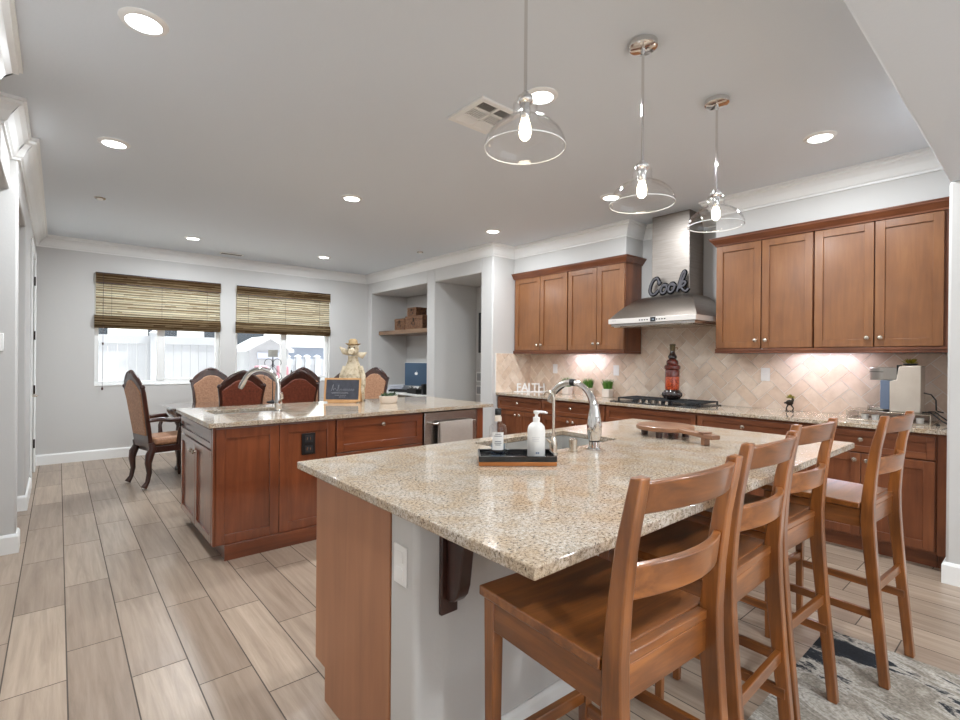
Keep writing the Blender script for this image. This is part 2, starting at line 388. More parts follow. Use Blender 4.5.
bx(-.35, -.28, 4.592, 4.5998, 1.37, 1.49).build('plate', M['white'], sw, bevel=.003)
bx(-.33, -.30, 4.586, 4.592, 1.395, 1.465).build('rocker', M['white'], sw, bevel=.002)

# ------------------------------------------------------------------ travertine herringbone backsplash
def clip(poly, x0, x1, y0, y1):
    for ax, lim, sg in ((0, x0, 1), (0, x1, -1), (1, y0, 1), (1, y1, -1)):
        out = []
        for i in range(len(poly)):
            p, q = poly[i-1], poly[i]; a, c = (p[ax]-lim)*sg, (q[ax]-lim)*sg
            if a*c < 0: t = a/(a-c); out.append((p[0]+(q[0]-p[0])*t, p[1]+(q[1]-p[1])*t))
            if c >= 0: out.append(q)
        poly = out
        if len(poly) < 3: return []
    return poly
def herring(mb, rects, place, w=.098, thick=.0055):
    cs = math.cos(PI/4); g = .0030
    for i in range(-60, 61):
        for j in range(-60, 61):
            k = (i-j) % 4
            if k == 0: r = (i*w, (i+2)*w, j*w, (j+1)*w)
            elif k == 3: r = (i*w, (i+1)*w, j*w, (j+2)*w)
            else: continue
            q = [(r[0]+g, r[2]+g), (r[1]-g, r[2]+g), (r[1]-g, r[3]-g), (r[0]+g, r[3]-g)]
            q = [((x-y)*cs, (x+y)*cs+1.2) for x, y in q]; rn = random.random()
            for R in rects:
                c = clip(q, *R)
                if len(c) >= 3:
                    n = len(c); V = [place(u, v, 0) for u, v in c] + [place(u, v, thick) for u, v in c]
                    mb.add(V, [tuple(range(n, 2*n))] + [(a, (a+1) % n, n+(a+1) % n, n+a) for a in range(n)], rn)
t = MB(); herring(t, [(-2.25, 2.0, CT, 1.412), (-.66, .31, 1.412, 1.74)], lambda u, v, d: (4.922-d, 2.69+u, v))
bs = struct(t.build('wall_right_backsplash', M['tile'], auto=30))
MB().box(4.9215, 4.9298, .44, 4.70, CT, 1.412).box(4.9215, 4.9298, 2.03, 3.0, 1.412, 1.74).build('grout', M['tgrout'], bs)
t = MB(); herring(t, [(4.285, 4.921, CT, 1.418)], lambda u, v, d: (u, 4.692-d, v))
bs2 = struct(t.build('wall_right_side_backsplash', M['tile'], auto=30))
bx(4.28, 4.921, 4.6915, 4.6998, CT, 1.42).build('grout', M['tgrout'], bs2)

# ------------------------------------------------------------------ ceiling lights, vents, detectors
def downlight(x, y, z, label, k=1.0):
    t = thing('recessed_light', label, 'ceiling light', (x, y, z), 'recessed ceiling lights')
    MB().lathe([(.068, -.012), (.086, -.008), (.094, -.001), (.094, -.0002)], (x, y, z), 32, cap=False).build('trim_ring', M['white'], t)
    MB().lathe([(.0, -.006), (.068, -.006)], (x, y, z), 32, cap=False).build('lens', M['lens'], t)
    ld = bpy.data.lights.new('recessed_lamp', 'AREA'); ld.shape = 'DISK'; ld.size = .13; ld.energy = DOWNLIGHT_W*k; ld.color = (.89, .95, 1.0); ld.spread = math.radians(180)
    lo = bpy.data.objects.new('lamp', ld); COL.objects.link(lo); lo.parent = t; lo.location = (0, 0, -.0125)
for x, y, lb in ((.278, 2.613, 'large round ceiling light at the top left corner'), (.284, 4.23, 'round ceiling light at the left, above the floor walkway'),
                 (2.039, 4.213, 'round ceiling light above the back counter with the chalkboard'), (1.258, 6.957, 'small round ceiling light above the left window'),
                 (2.935, 6.953, 'small round ceiling light above the right window'), (3.776, 4.209, 'round ceiling light next to the wall corner left of the upper cabinets'),
                 (2.034, 1.877, 'round ceiling light just behind the nearest glass pendant'), (3.77, 2.618, 'round ceiling light beside the middle glass pendant'),
                 (3.768, 1.016, 'round ceiling light in front of the right upper cabinets')):
    downlight(x, y, CEIL, lb, 1.45 if y > 6 else 1.0)
for x, lb in ((.5, 'added round fill light in the lower ceiling behind the camera, island side'), (1.9, 'added round fill light in the lower ceiling behind the camera, cabinet side')): downlight(x, -.75, LOW, lb, 1.25)  # two unseen fill lights, added to brighten the stools and island front
v = thing('ceiling_vent', 'white square ceiling vent with louvred sections left of nearest pendant', 'vent', (1.94, 2.25, CEIL))
vx0, vx1, vy0, vy1 = 1.785, 2.095, 2.085, 2.415
bx(vx0+.02, vx1-.02, vy0+.02, vy1-.02, CEIL-.004, CEIL-.0005).build('duct', M['duct'], v)
MB().ring(vx0, vx1, vy0, vy1, (vx0+.035, vx1-.035, vy0+.035, vy1-.035), CEIL-.014, CEIL-.0005).build('frame', M['white'], v, bevel=.003)
mb = MB(); xm, ym = (vx0+vx1)/2, (vy0+vy1)/2
mb.box(xm-.008, xm+.008, vy0+.035, vy1-.035, CEIL-.014, CEIL-.004)
for yy in (vy0+.115, vy1-.115): mb.box(vx0+.035, vx1-.035, yy-.007, yy+.007, CEIL-.014, CEIL-.004)
mb.build('divider', M['white'], v)
def louv(x0, x1, y0, y1, al, up):
    q = MB(); n = 7
    for i in range(n):
        if al == 'x': c = y0+(y1-y0)*(i+.5)/n; q.hexa([(x0, c-.006*up, CEIL-.013), (x1, c-.006*up, CEIL-.013), (x1, c-.005*up+.001, CEIL-.013), (x0, c-.005*up+.001, CEIL-.013), (x0, c+.006*up, CEIL-.004), (x1, c+.006*up, CEIL-.004), (x1, c+.007*up, CEIL-.004), (x0, c+.007*up, CEIL-.004)])
        else: c = x0+(x1-x0)*(i+.5)/n; q.box(c-.001, c+.005, y0, y1, CEIL-.012, CEIL-.005)
    q.build('louvre', M['white'], v)
for (a, c) in ((vx0+.035, xm-.008), (xm+.008, vx1-.035)):
    louv(a, c, vy0+.035, vy0+.108, 'x', 1); louv(a, c, vy0+.122, vy1-.122, 'y', 1); louv(a, c, vy1-.108, vy1-.035, 'x', -1)
v2 = thing('ceiling_vent', 'narrow dark slot vent in the ceiling above the windows', 'vent', (1.874, 7.655, CEIL))
MB().ring(1.72, 2.02, 7.60, 7.71, (1.735, 2.005, 7.615, 7.695), CEIL-.01, CEIL-.0005).build('frame', M['white'], v2)
bx(1.735, 2.005, 7.615, 7.695, CEIL-.006, CEIL-.0005).build('duct', M['duct'], v2)
for (x, y, lb) in ((.287, 5.79, 'small ceiling sprinkler cap at the left, beyond the second light'), (3.78, 5.715, 'small ceiling sprinkler cap near the alcove crown moulding')):
    s = thing('sprinkler_cap', lb, 'sprinkler', (x, y, CEIL))
    MB().lathe([(.04, -.008), (.045, -.0005)], (x, y, CEIL), 24).build('cap', M['nickel'], s)
    MB().lathe([(.02, -.018), (.025, -.008)], (x, y, CEIL), 20).build('plug', M['white'], s)

# ------------------------------------------------------------------ cabinets
def faceX(xf): return lambda u, d, z: (xf+d, u, z)        # front looks towards -x
def faceY(yf): return lambda u, d, z: (u, yf+d, z)        # front looks towards -y
def mbox(mp, u0, u1, d0, d1, z0, z1, mb=None):
    mb = mb or MB()
    return mb.hexa([mp(u0, d0, z0), mp(u1, d0, z0), mp(u1, d1, z0), mp(u0, d1, z0), mp(u0, d0, z1), mp(u1, d0, z1), mp(u1, d1, z1), mp(u0, d1, z1)])
def shaker(mp, u0, u1, z0, z1, fw=.057, th=.02):
    mb = MB()
    mbox(mp, u0, u0+fw, 0, th, z0, z1, mb); mbox(mp, u1-fw, u1, 0, th, z0, z1, mb)
    mbox(mp, u0+fw, u1-fw, 0, th, z0, z0+fw, mb); mbox(mp, u0+fw, u1-fw, 0, th, z1-fw, z1, mb)
    mbox(mp, u0+fw-.002, u1-fw+.002, .0125, th-.001, z0+fw-.002, z1-fw+.002, mb)
    return mb
def knob(mp, u, z, parent, m=None):
    mb = MB().tube([mp(u, -.000, z), mp(u, -.012, z), mp(u, -.014, z), mp(u, -.022, z), mp(u, -.028, z), mp(u, -.030, z)], [.007, .006, .015, .018, .014, .007], 14)
    return mb.build('knob', m or M['nickel'], parent)

def upper(y0, y1, doors, knobs, label):
    t = thing('upper_cabinet', label, 'cabinet', (4.765, (y0+y1)/2, 1.44), 'upper kitchen cabinets')
    bx(4.611, 4.918, y0+.001, y1-.001, 1.44, 2.398).build('carcass', M['shade_z'], t, bevel=.002)
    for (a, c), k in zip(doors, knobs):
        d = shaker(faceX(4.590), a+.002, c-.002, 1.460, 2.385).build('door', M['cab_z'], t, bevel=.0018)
        knob(faceX(4.590), k, 1.525, d)
upper(3.785, 4.695, [(4.226, 4.665), (3.79, 4.222)], [4.262, 4.19], 'two-door brown upper cabinet in the corner above the white FAITH letters')
upper(3.005, 3.783, [(3.366, 3.775), (3.01, 3.362)], [3.40, 3.328], 'two-door brown upper cabinet just left of the steel range hood')
upper(1.276, 2.047, [(1.661, 2.043), (1.278, 1.657)], [1.70, 1.62], 'two-door brown upper cabinet just right of the steel range hood')
upper(.445, 1.272, [(.887, 1.268), (.505, .883)], [.925, .845], 'two-door brown upper cabinet above the coffee machine at far right')
CPROF = [(0, -.072), (.008, -.072), (.010, -.060), (.020, -.052), (.030, -.034), (.044, -.020), (.046, -.008), (.054, -.006), (.054, 0)]
for path, lb in (([(4.60, 4.698), (4.60, 3.005), (4.93, 3.005)], 'brown wood cornice along the top of the left upper cabinets'),
                 ([(4.93, 2.047), (4.60, 2.047), (4.60, .445)], 'brown wood cornice along the top of the right upper cabinets')):
    mb = MB()
    for q in crown(path, 0, prof=CPROF, ztop=2.464): mb.add(q.v, q.f)
    tag(mb.build('cabinet_cornice', M['shade_y'], auto=25), lb, 'cornice')
for y0, y1, lb, e in ((3.005, 4.695, 'brown light rail under the left upper cabinets', 'l'), (.445, 2.047, 'brown light rail under the right upper cabinets', 'r')):
    mb = MB().box(4.592, 4.6105, y0, y1, 1.414, 1.454).box(4.586, 4.592, y0, y1, 1.436, 1.450).box(4.588, 4.592, y0, y1, 1.416, 1.426)
    ye = y0 if e == 'l' else y1
    mb.box(4.612, 4.918, ye if e == 'l' else ye-.02, ye+.02 if e == 'l' else ye, 1.414, 1.4395)
    tag(mb.build('light_rail', M['shade_y'], bevel=.0015), lb, 'light rail')
for y0, y1, lb in ((3.45, 3.95, 'lit under-cabinet lamp above the little potted grasses'), (1.02, 1.5, 'lit under-cabinet lamp between the coffee machine and cooktop')):
    t = thing('under_cabinet_light', lb, 'under-cabinet light', (4.78, (y0+y1)/2, 1.44))
    bx(4.75, 4.81, y0, y1, 1.424, 1.4395).build('housing', M['white'], t)
    bx(4.755, 4.805, y0+.01, y1-.01, 1.420, 1.424).build('lens', M['ledlens'], t)

def base_unit(y0, y1, label, drawer_knob=True, doors=True):
    t = thing('base_cabinet', label, 'cabinet', (4.62, (y0+y1)/2, 0), 'base cabinets under the cooking counter'); mp = faceX(4.300)
    bx(4.321, 4.918, y0+.001, y1-.001, .10, .8835).build('carcass', M['shade_z'], t, bevel=.002)
    bx(4.385, 4.90, y0+.001, y1-.001, 0, .0998).build('toe_kick', M['shade_y'], t)
    dr = shaker(mp, y0+.008, y1-.008, .712, .862, .042).build('drawer', M['shade_y'], t, bevel=.0018); ym = (y0+y1)/2
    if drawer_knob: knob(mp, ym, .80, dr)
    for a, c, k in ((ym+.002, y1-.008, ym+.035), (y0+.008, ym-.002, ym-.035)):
        d = shaker(mp, a, c, .122, .702).build('door', M['shade_z'], t, bevel=.0018); knob(mp, k, .655, d)
base_unit(3.925, 4.685, 'base cabinet under the FAITH letters, leftmost along the back wall')
base_unit(3.035, 3.925, 'base cabinet under the potted grasses, left of the cooktop')
base_unit(2.075, 3.035, 'base cabinet under the gas cooktop, its drawer front without knob', drawer_knob=False)
base_unit(1.29, 2.075, 'base cabinet just right of the gas cooktop, beyond the island corner')
base_unit(.50, 1.29, 'base cabinet under the coffee machine, behind the farthest stool')
t = tag(MB().box(4.312, 4.918, .4405, .499, .10, .8835).box(4.385, 4.9, .4405, .499, 0, .10).build('filler_panel', M['shade_z'], bevel=.002), 'narrow upright wood filler panel beside the white opening edge at right', 'panel')
ct = tag(bx(4.281, 4.9208, .4405, 4.6905, .884, CT).build('cooking_countertop', M['gran'], bevel=.004), 'long speckled granite countertop along the tiled back wall', 'countertop')

# ------------------------------------------------------------------ peninsula with second sink and dishwasher
PX, PY = .765, 3.56
def pen_thing(name, label, cat, loc): return thing(name, label, cat, loc)
t = pen_thing('sink_cabinet', 'red-brown sink cabinet with panelled side at left end of chalkboard counter', 'cabinet', (1.18, 4.1, 0))
MB().box(PX+.021, 1.60, PY+.021, 4.64, .105, .62).ring(PX+.021, 1.60, PY+.021, 4.64, (.87, 1.42, 4.06, 4.42), .62, .8835).build('carcass', M['red_z'], t)
MB().box(.835, 1.60, 3.545, 3.565, .0, .104).box(.84, 1.60, 3.565, 4.56, 0, .104).build('toe_kick', M['red_x'], t, bevel=.002)
for a, c in ((PX+.012, 1.186), (1.190, 1.60)): shaker(faceY(PY), a, c, .105, .868, .062).build('side_panel', M['red_z'], t, bevel=.0018)
mp = faceX(PX-.001)
bx(PX, PX+.02, PY, PY+.03, .105, .883).build('corner_stile', M['red_z'], t, bevel=.002)
dr = shaker(mp, PY+.035, 4.635, .735, .862, .038).build('drawer_front', M['red_x'], t, bevel=.0018); knob(mp, 4.55, .80, dr, M['bronze'])
for a, c, k in ((PY+.035, 4.095, 4.06), (4.105, 4.635, 4.15)):
    d = shaker(mp, a, c, .11, .722, .05).build('door', M['red_z'], t, bevel=.0018); knob(mp, k, .655, d, M['nickel'])
t = pen_thing('drawer_cabinet', 'red-brown cabinet with wide knobbed drawer left of the dishwasher', 'cabinet', (2.0, 4.1, 0))
bx(1.604, 2.40, PY+.021, 4.64, .105, .8835).build('carcass', M['red_z'], t)
bx(1.604, 2.40, 3.60, 4.56, 0, .104).build('toe_kick', M['red_x'], t)
mp = faceY(PY)
for z0, z1 in ((.62, .868), (.37, .612), (.115, .362)):
    d = shaker(mp, 1.615, 2.395, z0, z1, .058).build('drawer', M['red_x'], t, bevel=.0018); knob(mp, 2.005, z1-.056, d)
t = pen_thing('dishwasher', 'stainless dishwasher with grey towel on its bar handle', 'dishwasher', (2.71, 4.0, 0))
bx(2.412, 3.008, PY+.03, 4.16, .10, .8795).build('tub', M['black'], t)
bx(2.416, 3.004, PY, PY+.03, .11, .872).build('front_panel', M['steel'], t, bevel=.004)
bx(2.43, 2.99, 3.62, 4.1, 0, .10).build('toe_kick', M['black'], t)
MB().tube([(2.47, 3.512, .775), (2.95, 3.512, .775)], .012).build('bar_handle', M['steel'], t)
MB().tube([(2.49, 3.561, .775), (2.49, 3.512, .775)], .011).tube([(2.93, 3.561, .775), (2.93, 3.512, .775)], .011).build('handle_post', M['steel'], t)
tw = MB(); V = []; F = []; nx = 14
prof = [(3.528, .50), (3.527, .62), (3.527, .74), (3.5255, .780), (3.518, .7895), (3.506, .7895), (3.4985, .780), (3.496, .70), (3.495, .56), (3.494, .42)]
for j, (y, z) in enumerate(prof):
    for i in range(nx+1):
        u = i/nx; V.append((2.535+.37*u, y+(.0025*math.sin(u*9+j*.4) if z < .76 else 0), z))
for j in range(len(prof)-1):
    for i in range(nx): F.append((j*(nx+1)+i, j*(nx+1)+i+1, (j+1)*(nx+1)+i+1, (j+1)*(nx+1)+i))
towelmat = noisy('grey_towel_cloth', [(.3, (150, 138, 128)), (.7, (182, 170, 160))], 240, .9, bmp=.3)
o = tag(tw.add(V, F).build('dish_towel', towelmat), 'grey-beige dish towel hanging over the dishwasher handle', 'towel'); sm = o.modifiers.new('thick', 'SOLIDIFY'); sm.thickness = .003; sm.offset = 0
t = tag(MB().box(3.012, 3.085, PY, 4.64, 0, .8835).build('end_panel', M['red_z'], bevel=.002), 'narrow red-brown end panel at the right of the dishwasher', 'panel')
tag(MB().ring(.735, 3.19, 3.525, 4.70, (.885, 1.405, 4.075, 4.405), .884, CT).build('peninsula_countertop', M['gran'], bevel=.004), 'speckled granite countertop holding the chalkboard and second sink', 'countertop')
def basin(x0, x1, y0, y1, z0, z1, parent, w=.004):
    mb = MB().ring(x0-.012, x1+.012, y0-.012, y1+.012, (x0, x1, y0, y1), z1-.004, z1)
    mb.ring(x0-w, x1+w, y0-w, y1+w, (x0, x1, y0, y1), z0, z1-.004).box(x0-w, x1+w, y0-w, y1+w, z0-w, z0)
    mb.build('basin', mat('satin_sink_steel', (214, 212, 208), .42, metal=.85), parent)
    MB().lathe([(.0, .003), (.035, .003), (.042, .0005)], ((x0+x1)/2, (y0+y1)/2, z0), 24, cap=False).build('drain', M['chrome'], parent)
t = thing('undermount_sink', 'small undermount steel sink in the chalkboard counter', 'sink', (1.145, 4.24, .7)); basin(.885, 1.405, 4.075, 4.405, .68, .8838, t)
t = thing('outlet', 'black electrical outlet on the red-brown counter side', 'outlet', (1.397, PY, .71))
bx(1.347, 1.447, PY-.003, PY+.0088, .635, .79).build('plate', M['black'], t, bevel=.002)
for z in (.675, .75):
    o = bx(1.366, 1.428, PY-.006, PY-.003, z-.026, z+.026).build('socket', M['iron'], t, bevel=.002)
    MB().box(1.383, 1.386, PY-.0065, PY-.006, z-.008, z+.012).box(1.407, 1.41, PY-.0065, PY-.006, z-.008, z+.012).build('slot', M['nickel'], o)

# faucets
def spout(c, d, h, reach, r0, name, label, radii, nm=None):
    c = Vector(c); d = Vector((d[0], d[1], 0)).normalized(); R = reach/2; zc = h-R
    pts = [c, c+Vector((0, 0, .03)), c+Vector((0, 0, zc*.35)), c+Vector((0, 0, zc*.7))]
    pts += arc(c+d*R+Vector((0, 0, zc)), R, PI, .12*PI, 14, d, (0, 0, 1))
    return pts
pd = (-.76, .65); FC = (1.335, 4.035, CT)
t = thing('pull_down_faucet', 'tall chrome arched faucet at the chalkboard counter sink', 'faucet', FC)
pts = spout(FC, pd, .335, .28, 0, '', '', None)
MB().lathe([(.03, 0), (.03, .008), (.022, .014), (.02, .02)], (FC[0], FC[1], CT+.0004), 24).build('base', M['chrome'], t)
MB().tube(pts, [.023, .026, .03, .024]+[.0185]*15, 16).build('spout', M['chrome'], t)
e = pts[-1]; dd = (pts[-1]-pts[-2]).normalized()
MB().tube([e-dd*.005, e+dd*.05, e+dd*.075], [.0195, .021, .017], 16).build('spray_head', M['chrome'], t)
MB().tube([(FC[0]+.01, FC[1]-.02, CT+.10), (FC[0]+.018, FC[1]-.045, CT+.11), (FC[0]+.01, FC[1]-.05, CT+.15)], [.014, .012, .008], 12).build('handle', M['chrome'], t)

# ------------------------------------------------------------------ island
HX = (1.62, 2.335, 1.555, 1.955)
t = thing('kitchen_island', 'large island base with brown end panel and white seating-side wall', 'island', (2.0, 1.6, 0))
MB().box(.822, 3.188, 1.37, 1.975, .13, .62).ring(.822, 3.188, 1.37, 1.975, (1.59, 2.365, 1.53, 1.971), .62, .8835).box(.822, 3.188, 1.37, 1.858, 0, .13).build('cabinet_body', M['panel'], t)
MB().prism([(1.3685, 0), (1.858, 0), (1.858, .13), (1.95, .13), (1.95, .8835), (1.3685, .8835)], 'x', .80, .8215).build('end_panel', M['panel'], t, bevel=.0015)
o = bx(.80, 3.19, 1.22, 1.368, 0, .8835).build('seating_wall', M['wall'], t, bevel=.018, seg=3); o['label'] = 'white painted wall under the seating overhang'
mb = MB()
for q in crown([(3.19, 1.22), (.80, 1.22)][::-1], 0, prof=BB, ztop=.0005): mb.add(q.v, q.f)
o = mb.build('skirting', M['trim'], t); o['label'] = 'white skirting board'
def corbel(x, parent):
    pf = [(0, .8835), (-.245, .8835), (-.245, .866), (-.236, .862)]
    pf += [(-.236+.160*math.sin(a*PI/16), .755+.107*math.cos(a*PI/16)) for a in range(1, 9)]
    pf += [(-.069, .70), (-.064, .665), (-.054, .636), (-.036, .616), (-.015, .608), (0, .610)]
    o = MB().prism([(1.2195-.016+p[0]*1, p[1]) for p in pf], 'x', x-.014, x+.030).build('corbel', M['dark_wood'], parent, bevel=.004)
    bx(x-.031, x+.0315, 1.2035, 1.2195, .565, .8835).build('backplate', M['dark_wood'], o, bevel=.003)
for x in (.915, 2.0, 3.06): corbel(x, t)
tag(MB().ring(.752, 3.235, .70, 2.04, HX, .884, CT).build('island_countertop', M['gran'], bevel=.004), 'huge speckled granite island countertop nearest the camera', 'countertop')
t = thing('outlet', 'white electrical outlet on the white island end by the corbel', 'outlet', (.80, 1.297, .715))
bx(.7945, .7995, 1.262, 1.334, .655, .775).build('plate', M['white'], t, bevel=.002)
for z in (.69, .74): bx(.7925, .7945, 1.28, 1.316, z-.017, z+.017).build('socket', M['white'], t, bevel=.001)
t = thing('undermount_sink', 'wide undermount steel sink in the island countertop', 'sink', (1.98, 1.755, .68)); basin(*HX, .68, .8838, t)
t = thing('pull_down_faucet', 'thick chrome pull-down faucet arching over the island sink', 'faucet', (1.955, 1.44, CT))
c0 = Vector((1.955, 1.44, CT)); dv = Vector((-.06, 1, 0)).normalized()
MB().lathe([(.033, 0), (.033, .006), (.027, .012), (.025, .04)], c0+Vector((0, 0, .0004)), 28).build('base', M['chrome'], t)
MB().lathe([(.026, .040), (.026, .046)], c0, 24).build('seal_ring', M['black'], t)
pts = [c0+Vector((0, 0, .046))+dv*0, c0+Vector((0, 0, .09)), c0+Vector((0, 0, .12)), c0+Vector((0, 0, .15)), c0+Vector((0, 0, .178))]
rad = [.026, .035, .036, .031, .026]
ar = arc(c0+dv*.135+Vector((0, 0, .183)), .135, PI, .10*PI, 16, dv, (0, 0, 1)); pts += ar; rad += [.024-.0095*min(1, i/5) for i in range(17)]
MB().tube(pts, rad, 20).build('spout', M['chrome'], t)
i0 = 9; h = MB().tube(ar[i0:]+[ar[-1]+(ar[-1]-ar[-2])*.6], [.0165]*(len(ar)-i0)+[.0145], 18).build('spray_head', M['steel'], t)
MB().tube([ar[i0-1], ar[i0]], .0172, 18).build('black_ring', M['black'], h)
q = [p+(p-(c0+dv*.135+Vector((0, 0, .183)))).normalized()*(-.0155) for p in ar[11:15]]
MB().tube(q, [.004, .006, .006, .004], 10).build('button', M['black'], h)
MB().tube([c0+Vector((-.018, -.022, .10)), c0+Vector((-.034, -.036, .104)), c0+Vector((-.038, -.042, .13)), c0+Vector((-.036, -.044, .165))], [.015, .014, .011, .007], 12).build('lever', M['chrome'], t)
t = thing('water_dispenser', 'slim chrome gooseneck water tap beside the white pump bottle', 'tap', (1.70, 1.475, CT))
c0 = Vector((1.70, 1.475, CT))
MB().lathe([(.022, 0), (.022, .006), (.017, .012), (.018, .05), (.014, .075), (.008, .085)], c0+Vector((0, 0, .0004)), 22).build('body', M['nickel'], t)
MB().tube([c0+Vector((0, 0, .08)), c0+Vector((0, 0, .16)), c0+Vector((0, 0, .25))]+arc(c0+Vector((0, .032, .252)), .032, PI, .06*PI, 12, (0, 1, 0), (0, 0, 1)), .0065, 12).build('spout', M['nickel'], t)
MB().tube([c0+Vector((-.014, .004, .06)), c0+Vector((-.034, .012, .075))], [.006, .004], 10).build('lever', M['nickel'], t)
t = thing('air_gap_cap', 'short chrome cylinder cap between the two island taps', 'cap', (1.84, 1.475, CT))
MB().lathe([(.0235, 0), (.0235, .005), (.0195, .006), (.0195, .056), (.016, .060)], (1.84, 1.475, CT+.0004), 26).build('cap', M['nickel'], t)

# tray with two bottles
rz = math.radians(-38.4); tc = Vector((1.46, 1.472, CT)); ux = Vector((math.cos(rz), math.sin(rz), 0)); uy = Vector((-math.sin(rz), math.cos(rz), 0))
t = thing('serving_tray', 'black rectangular tray with copper base holding two bottles', 'tray', tc)
copper = mat('copper_edge', (184, 118, 66), .35, metal=.6)
MB().cbox(tc+Vector((0, 0, .0085)), .315, .165, .016, rz).build('base', copper, t, bevel=.0015)
mb = MB().cbox(tc+Vector((0, 0, .019)), .317, .167, .005, rz)
for s in (-1, 1):
    mb.cbox(tc+uy*(s*.0795)+Vector((0, 0, .0305)), .317, .008, .018, rz); mb.cbox(tc+ux*(s*.1545)+Vector((0, 0, .0305)), .008, .151, .018, rz)
mb.build('rim', mat('black_lacquer', (16, 16, 18), .15, coat=.6), t, bevel=.001)
TZ = CT+.0217
p = tc+ux*(-.076)+uy*.0+Vector((0, 0, .0217))
t = thing('clear_bottle', 'clear flat glass bottle with black stopper on the tray', 'bottle', p)
MB().lathe([(.0, .0), (.030, .0), (.037, .006), (.037, .118), (.034, .13), (.016, .142), (.0125, .15), (.0125, .158)], p, 28, cap=False).build('body', M['glass'], t)
MB().lathe([(.0, .004), (.030, .004), (.031, .055), (0, .055)], p, 28, cap=False).build('liquid', glassy('pale_blue_liquid', (214, 226, 238), 1.33), t)
MB().lathe([(.015, .150), (.015, .168), (.011, .170), (.011, .176)], p, 20).build('collar', M['cream'], t)
MB().lathe([(.0125, .176), (.0135, .180), (.0135, .200), (.011, .203)], p, 20).build('stopper', M['black'], t)
def patch(p, r, a0, a1, z0, z1, n=8):
    V = []
    for i in range(n+1):
        a = a0+(a1-a0)*i/n
        V += [(p[0]+r*math.cos(a), p[1]+r*math.sin(a), p[2]+z0), (p[0]+r*math.cos(a), p[1]+r*math.sin(a), p[2]+z1)]
    return MB().add(V, [(2*i, 2*i+2, 2*i+3, 2*i+1) for i in range(n)])
fa = math.atan2(-p[1], -p[0])
lab = patch(p, .0375, fa-.65, fa+.65, .035, .108).build('label', mat('pale_label', (226, 226, 224), .6), t)
for z, w_ in ((.100, .3), (.092, .42), (.070, .35), (.063, .4), (.056, .3)): patch(p, .0379, fa-w_, fa+w_, z-.0016, z+.0016).build('print', mat('grey_print', (120, 122, 126), .6), lab)
p = tc+ux*.086+uy*.005+Vector((0, 0, .0217))
t = thing('lotion_bottle', 'white pump bottle on the right of the black tray', 'bottle', p)
MB().lathe([(0, 0), (.033, 0), (.037, .005), (.037, .112), (.034, .128), (.024, .140), (.014, .146), (.014, .150)], p, 32, cap=False).build('body', M['white'], t)
pu = MB().lathe([(.0145, .150), (.0145, .166), (.007, .168), (.006, .178), (.010, .180), (.013, .186), (.012, .193)], p, 24).build('pump', M['white'], t)
MB().tube([p+Vector((0, 0, .188)), p+ux*.03+Vector((0, 0, .188)), p+ux*.046+Vector((0, 0, .183))], [.006, .005, .004], 10).build('nozzle', M['white'], pu)
fa = math.atan2(-p[1], -p[0])
for k, (z, a0, a1) in enumerate(((.022, -.05, .12), (.022, .16, .34), (.085, -.5, .4), (.078, -.5, .3), (.071, -.5, .35))):
    patch(p, .0374, fa+a0, fa+a1, z-.0035 if k < 2 else z-.001, z+.0035 if k < 2 else z+.001).build('print', mat('blue_grey_print', (120, 140, 165) if k < 2 else (205, 205, 208), .6), t)

# round serving board on feet
bc = Vector((2.65, 1.462, CT)); hd = Vector((-.427, -.904, 0)).normalized(); hs = Vector((-hd.y, hd.x, 0)); ha = math.atan2(hd.y, hd.x)
t = thing('serving_board', 'round wooden serving board on feet with a paddle handle', 'serving board', bc)
MB().lathe([(.150, .036), (.157, .040), (.157, .058), (.150, .062), (.140, .063), (0, .061)], bc, 48, cap=False).lathe([(0, .036), (.150, .036)], bc, 48, cap=False).build('disc', M['board'], t, auto=50)
MB().cbox(bc+hd*.27+Vector((0, 0, .0495)), .27, .052, .022, ha).build('handle', M['board'], t, bevel=.004)
for a in (ha+2.2, ha-2.2, ha+.9, ha-.9):
    q = bc+Vector((math.cos(a)*.11, math.sin(a)*.11, 0)); MB().lathe([(.018, .0005), (.020, .036)], q, 12).build('foot', M['dark_wood'], t)
MB().cbox(bc+hd*.33+Vector((0, 0, .019)), .026, .034, .037, ha).cbox(bc+hd*.33+Vector((0, 0, .064)), .03, .06, .008, ha).build('handle_foot', M['board'], t, bevel=.002)

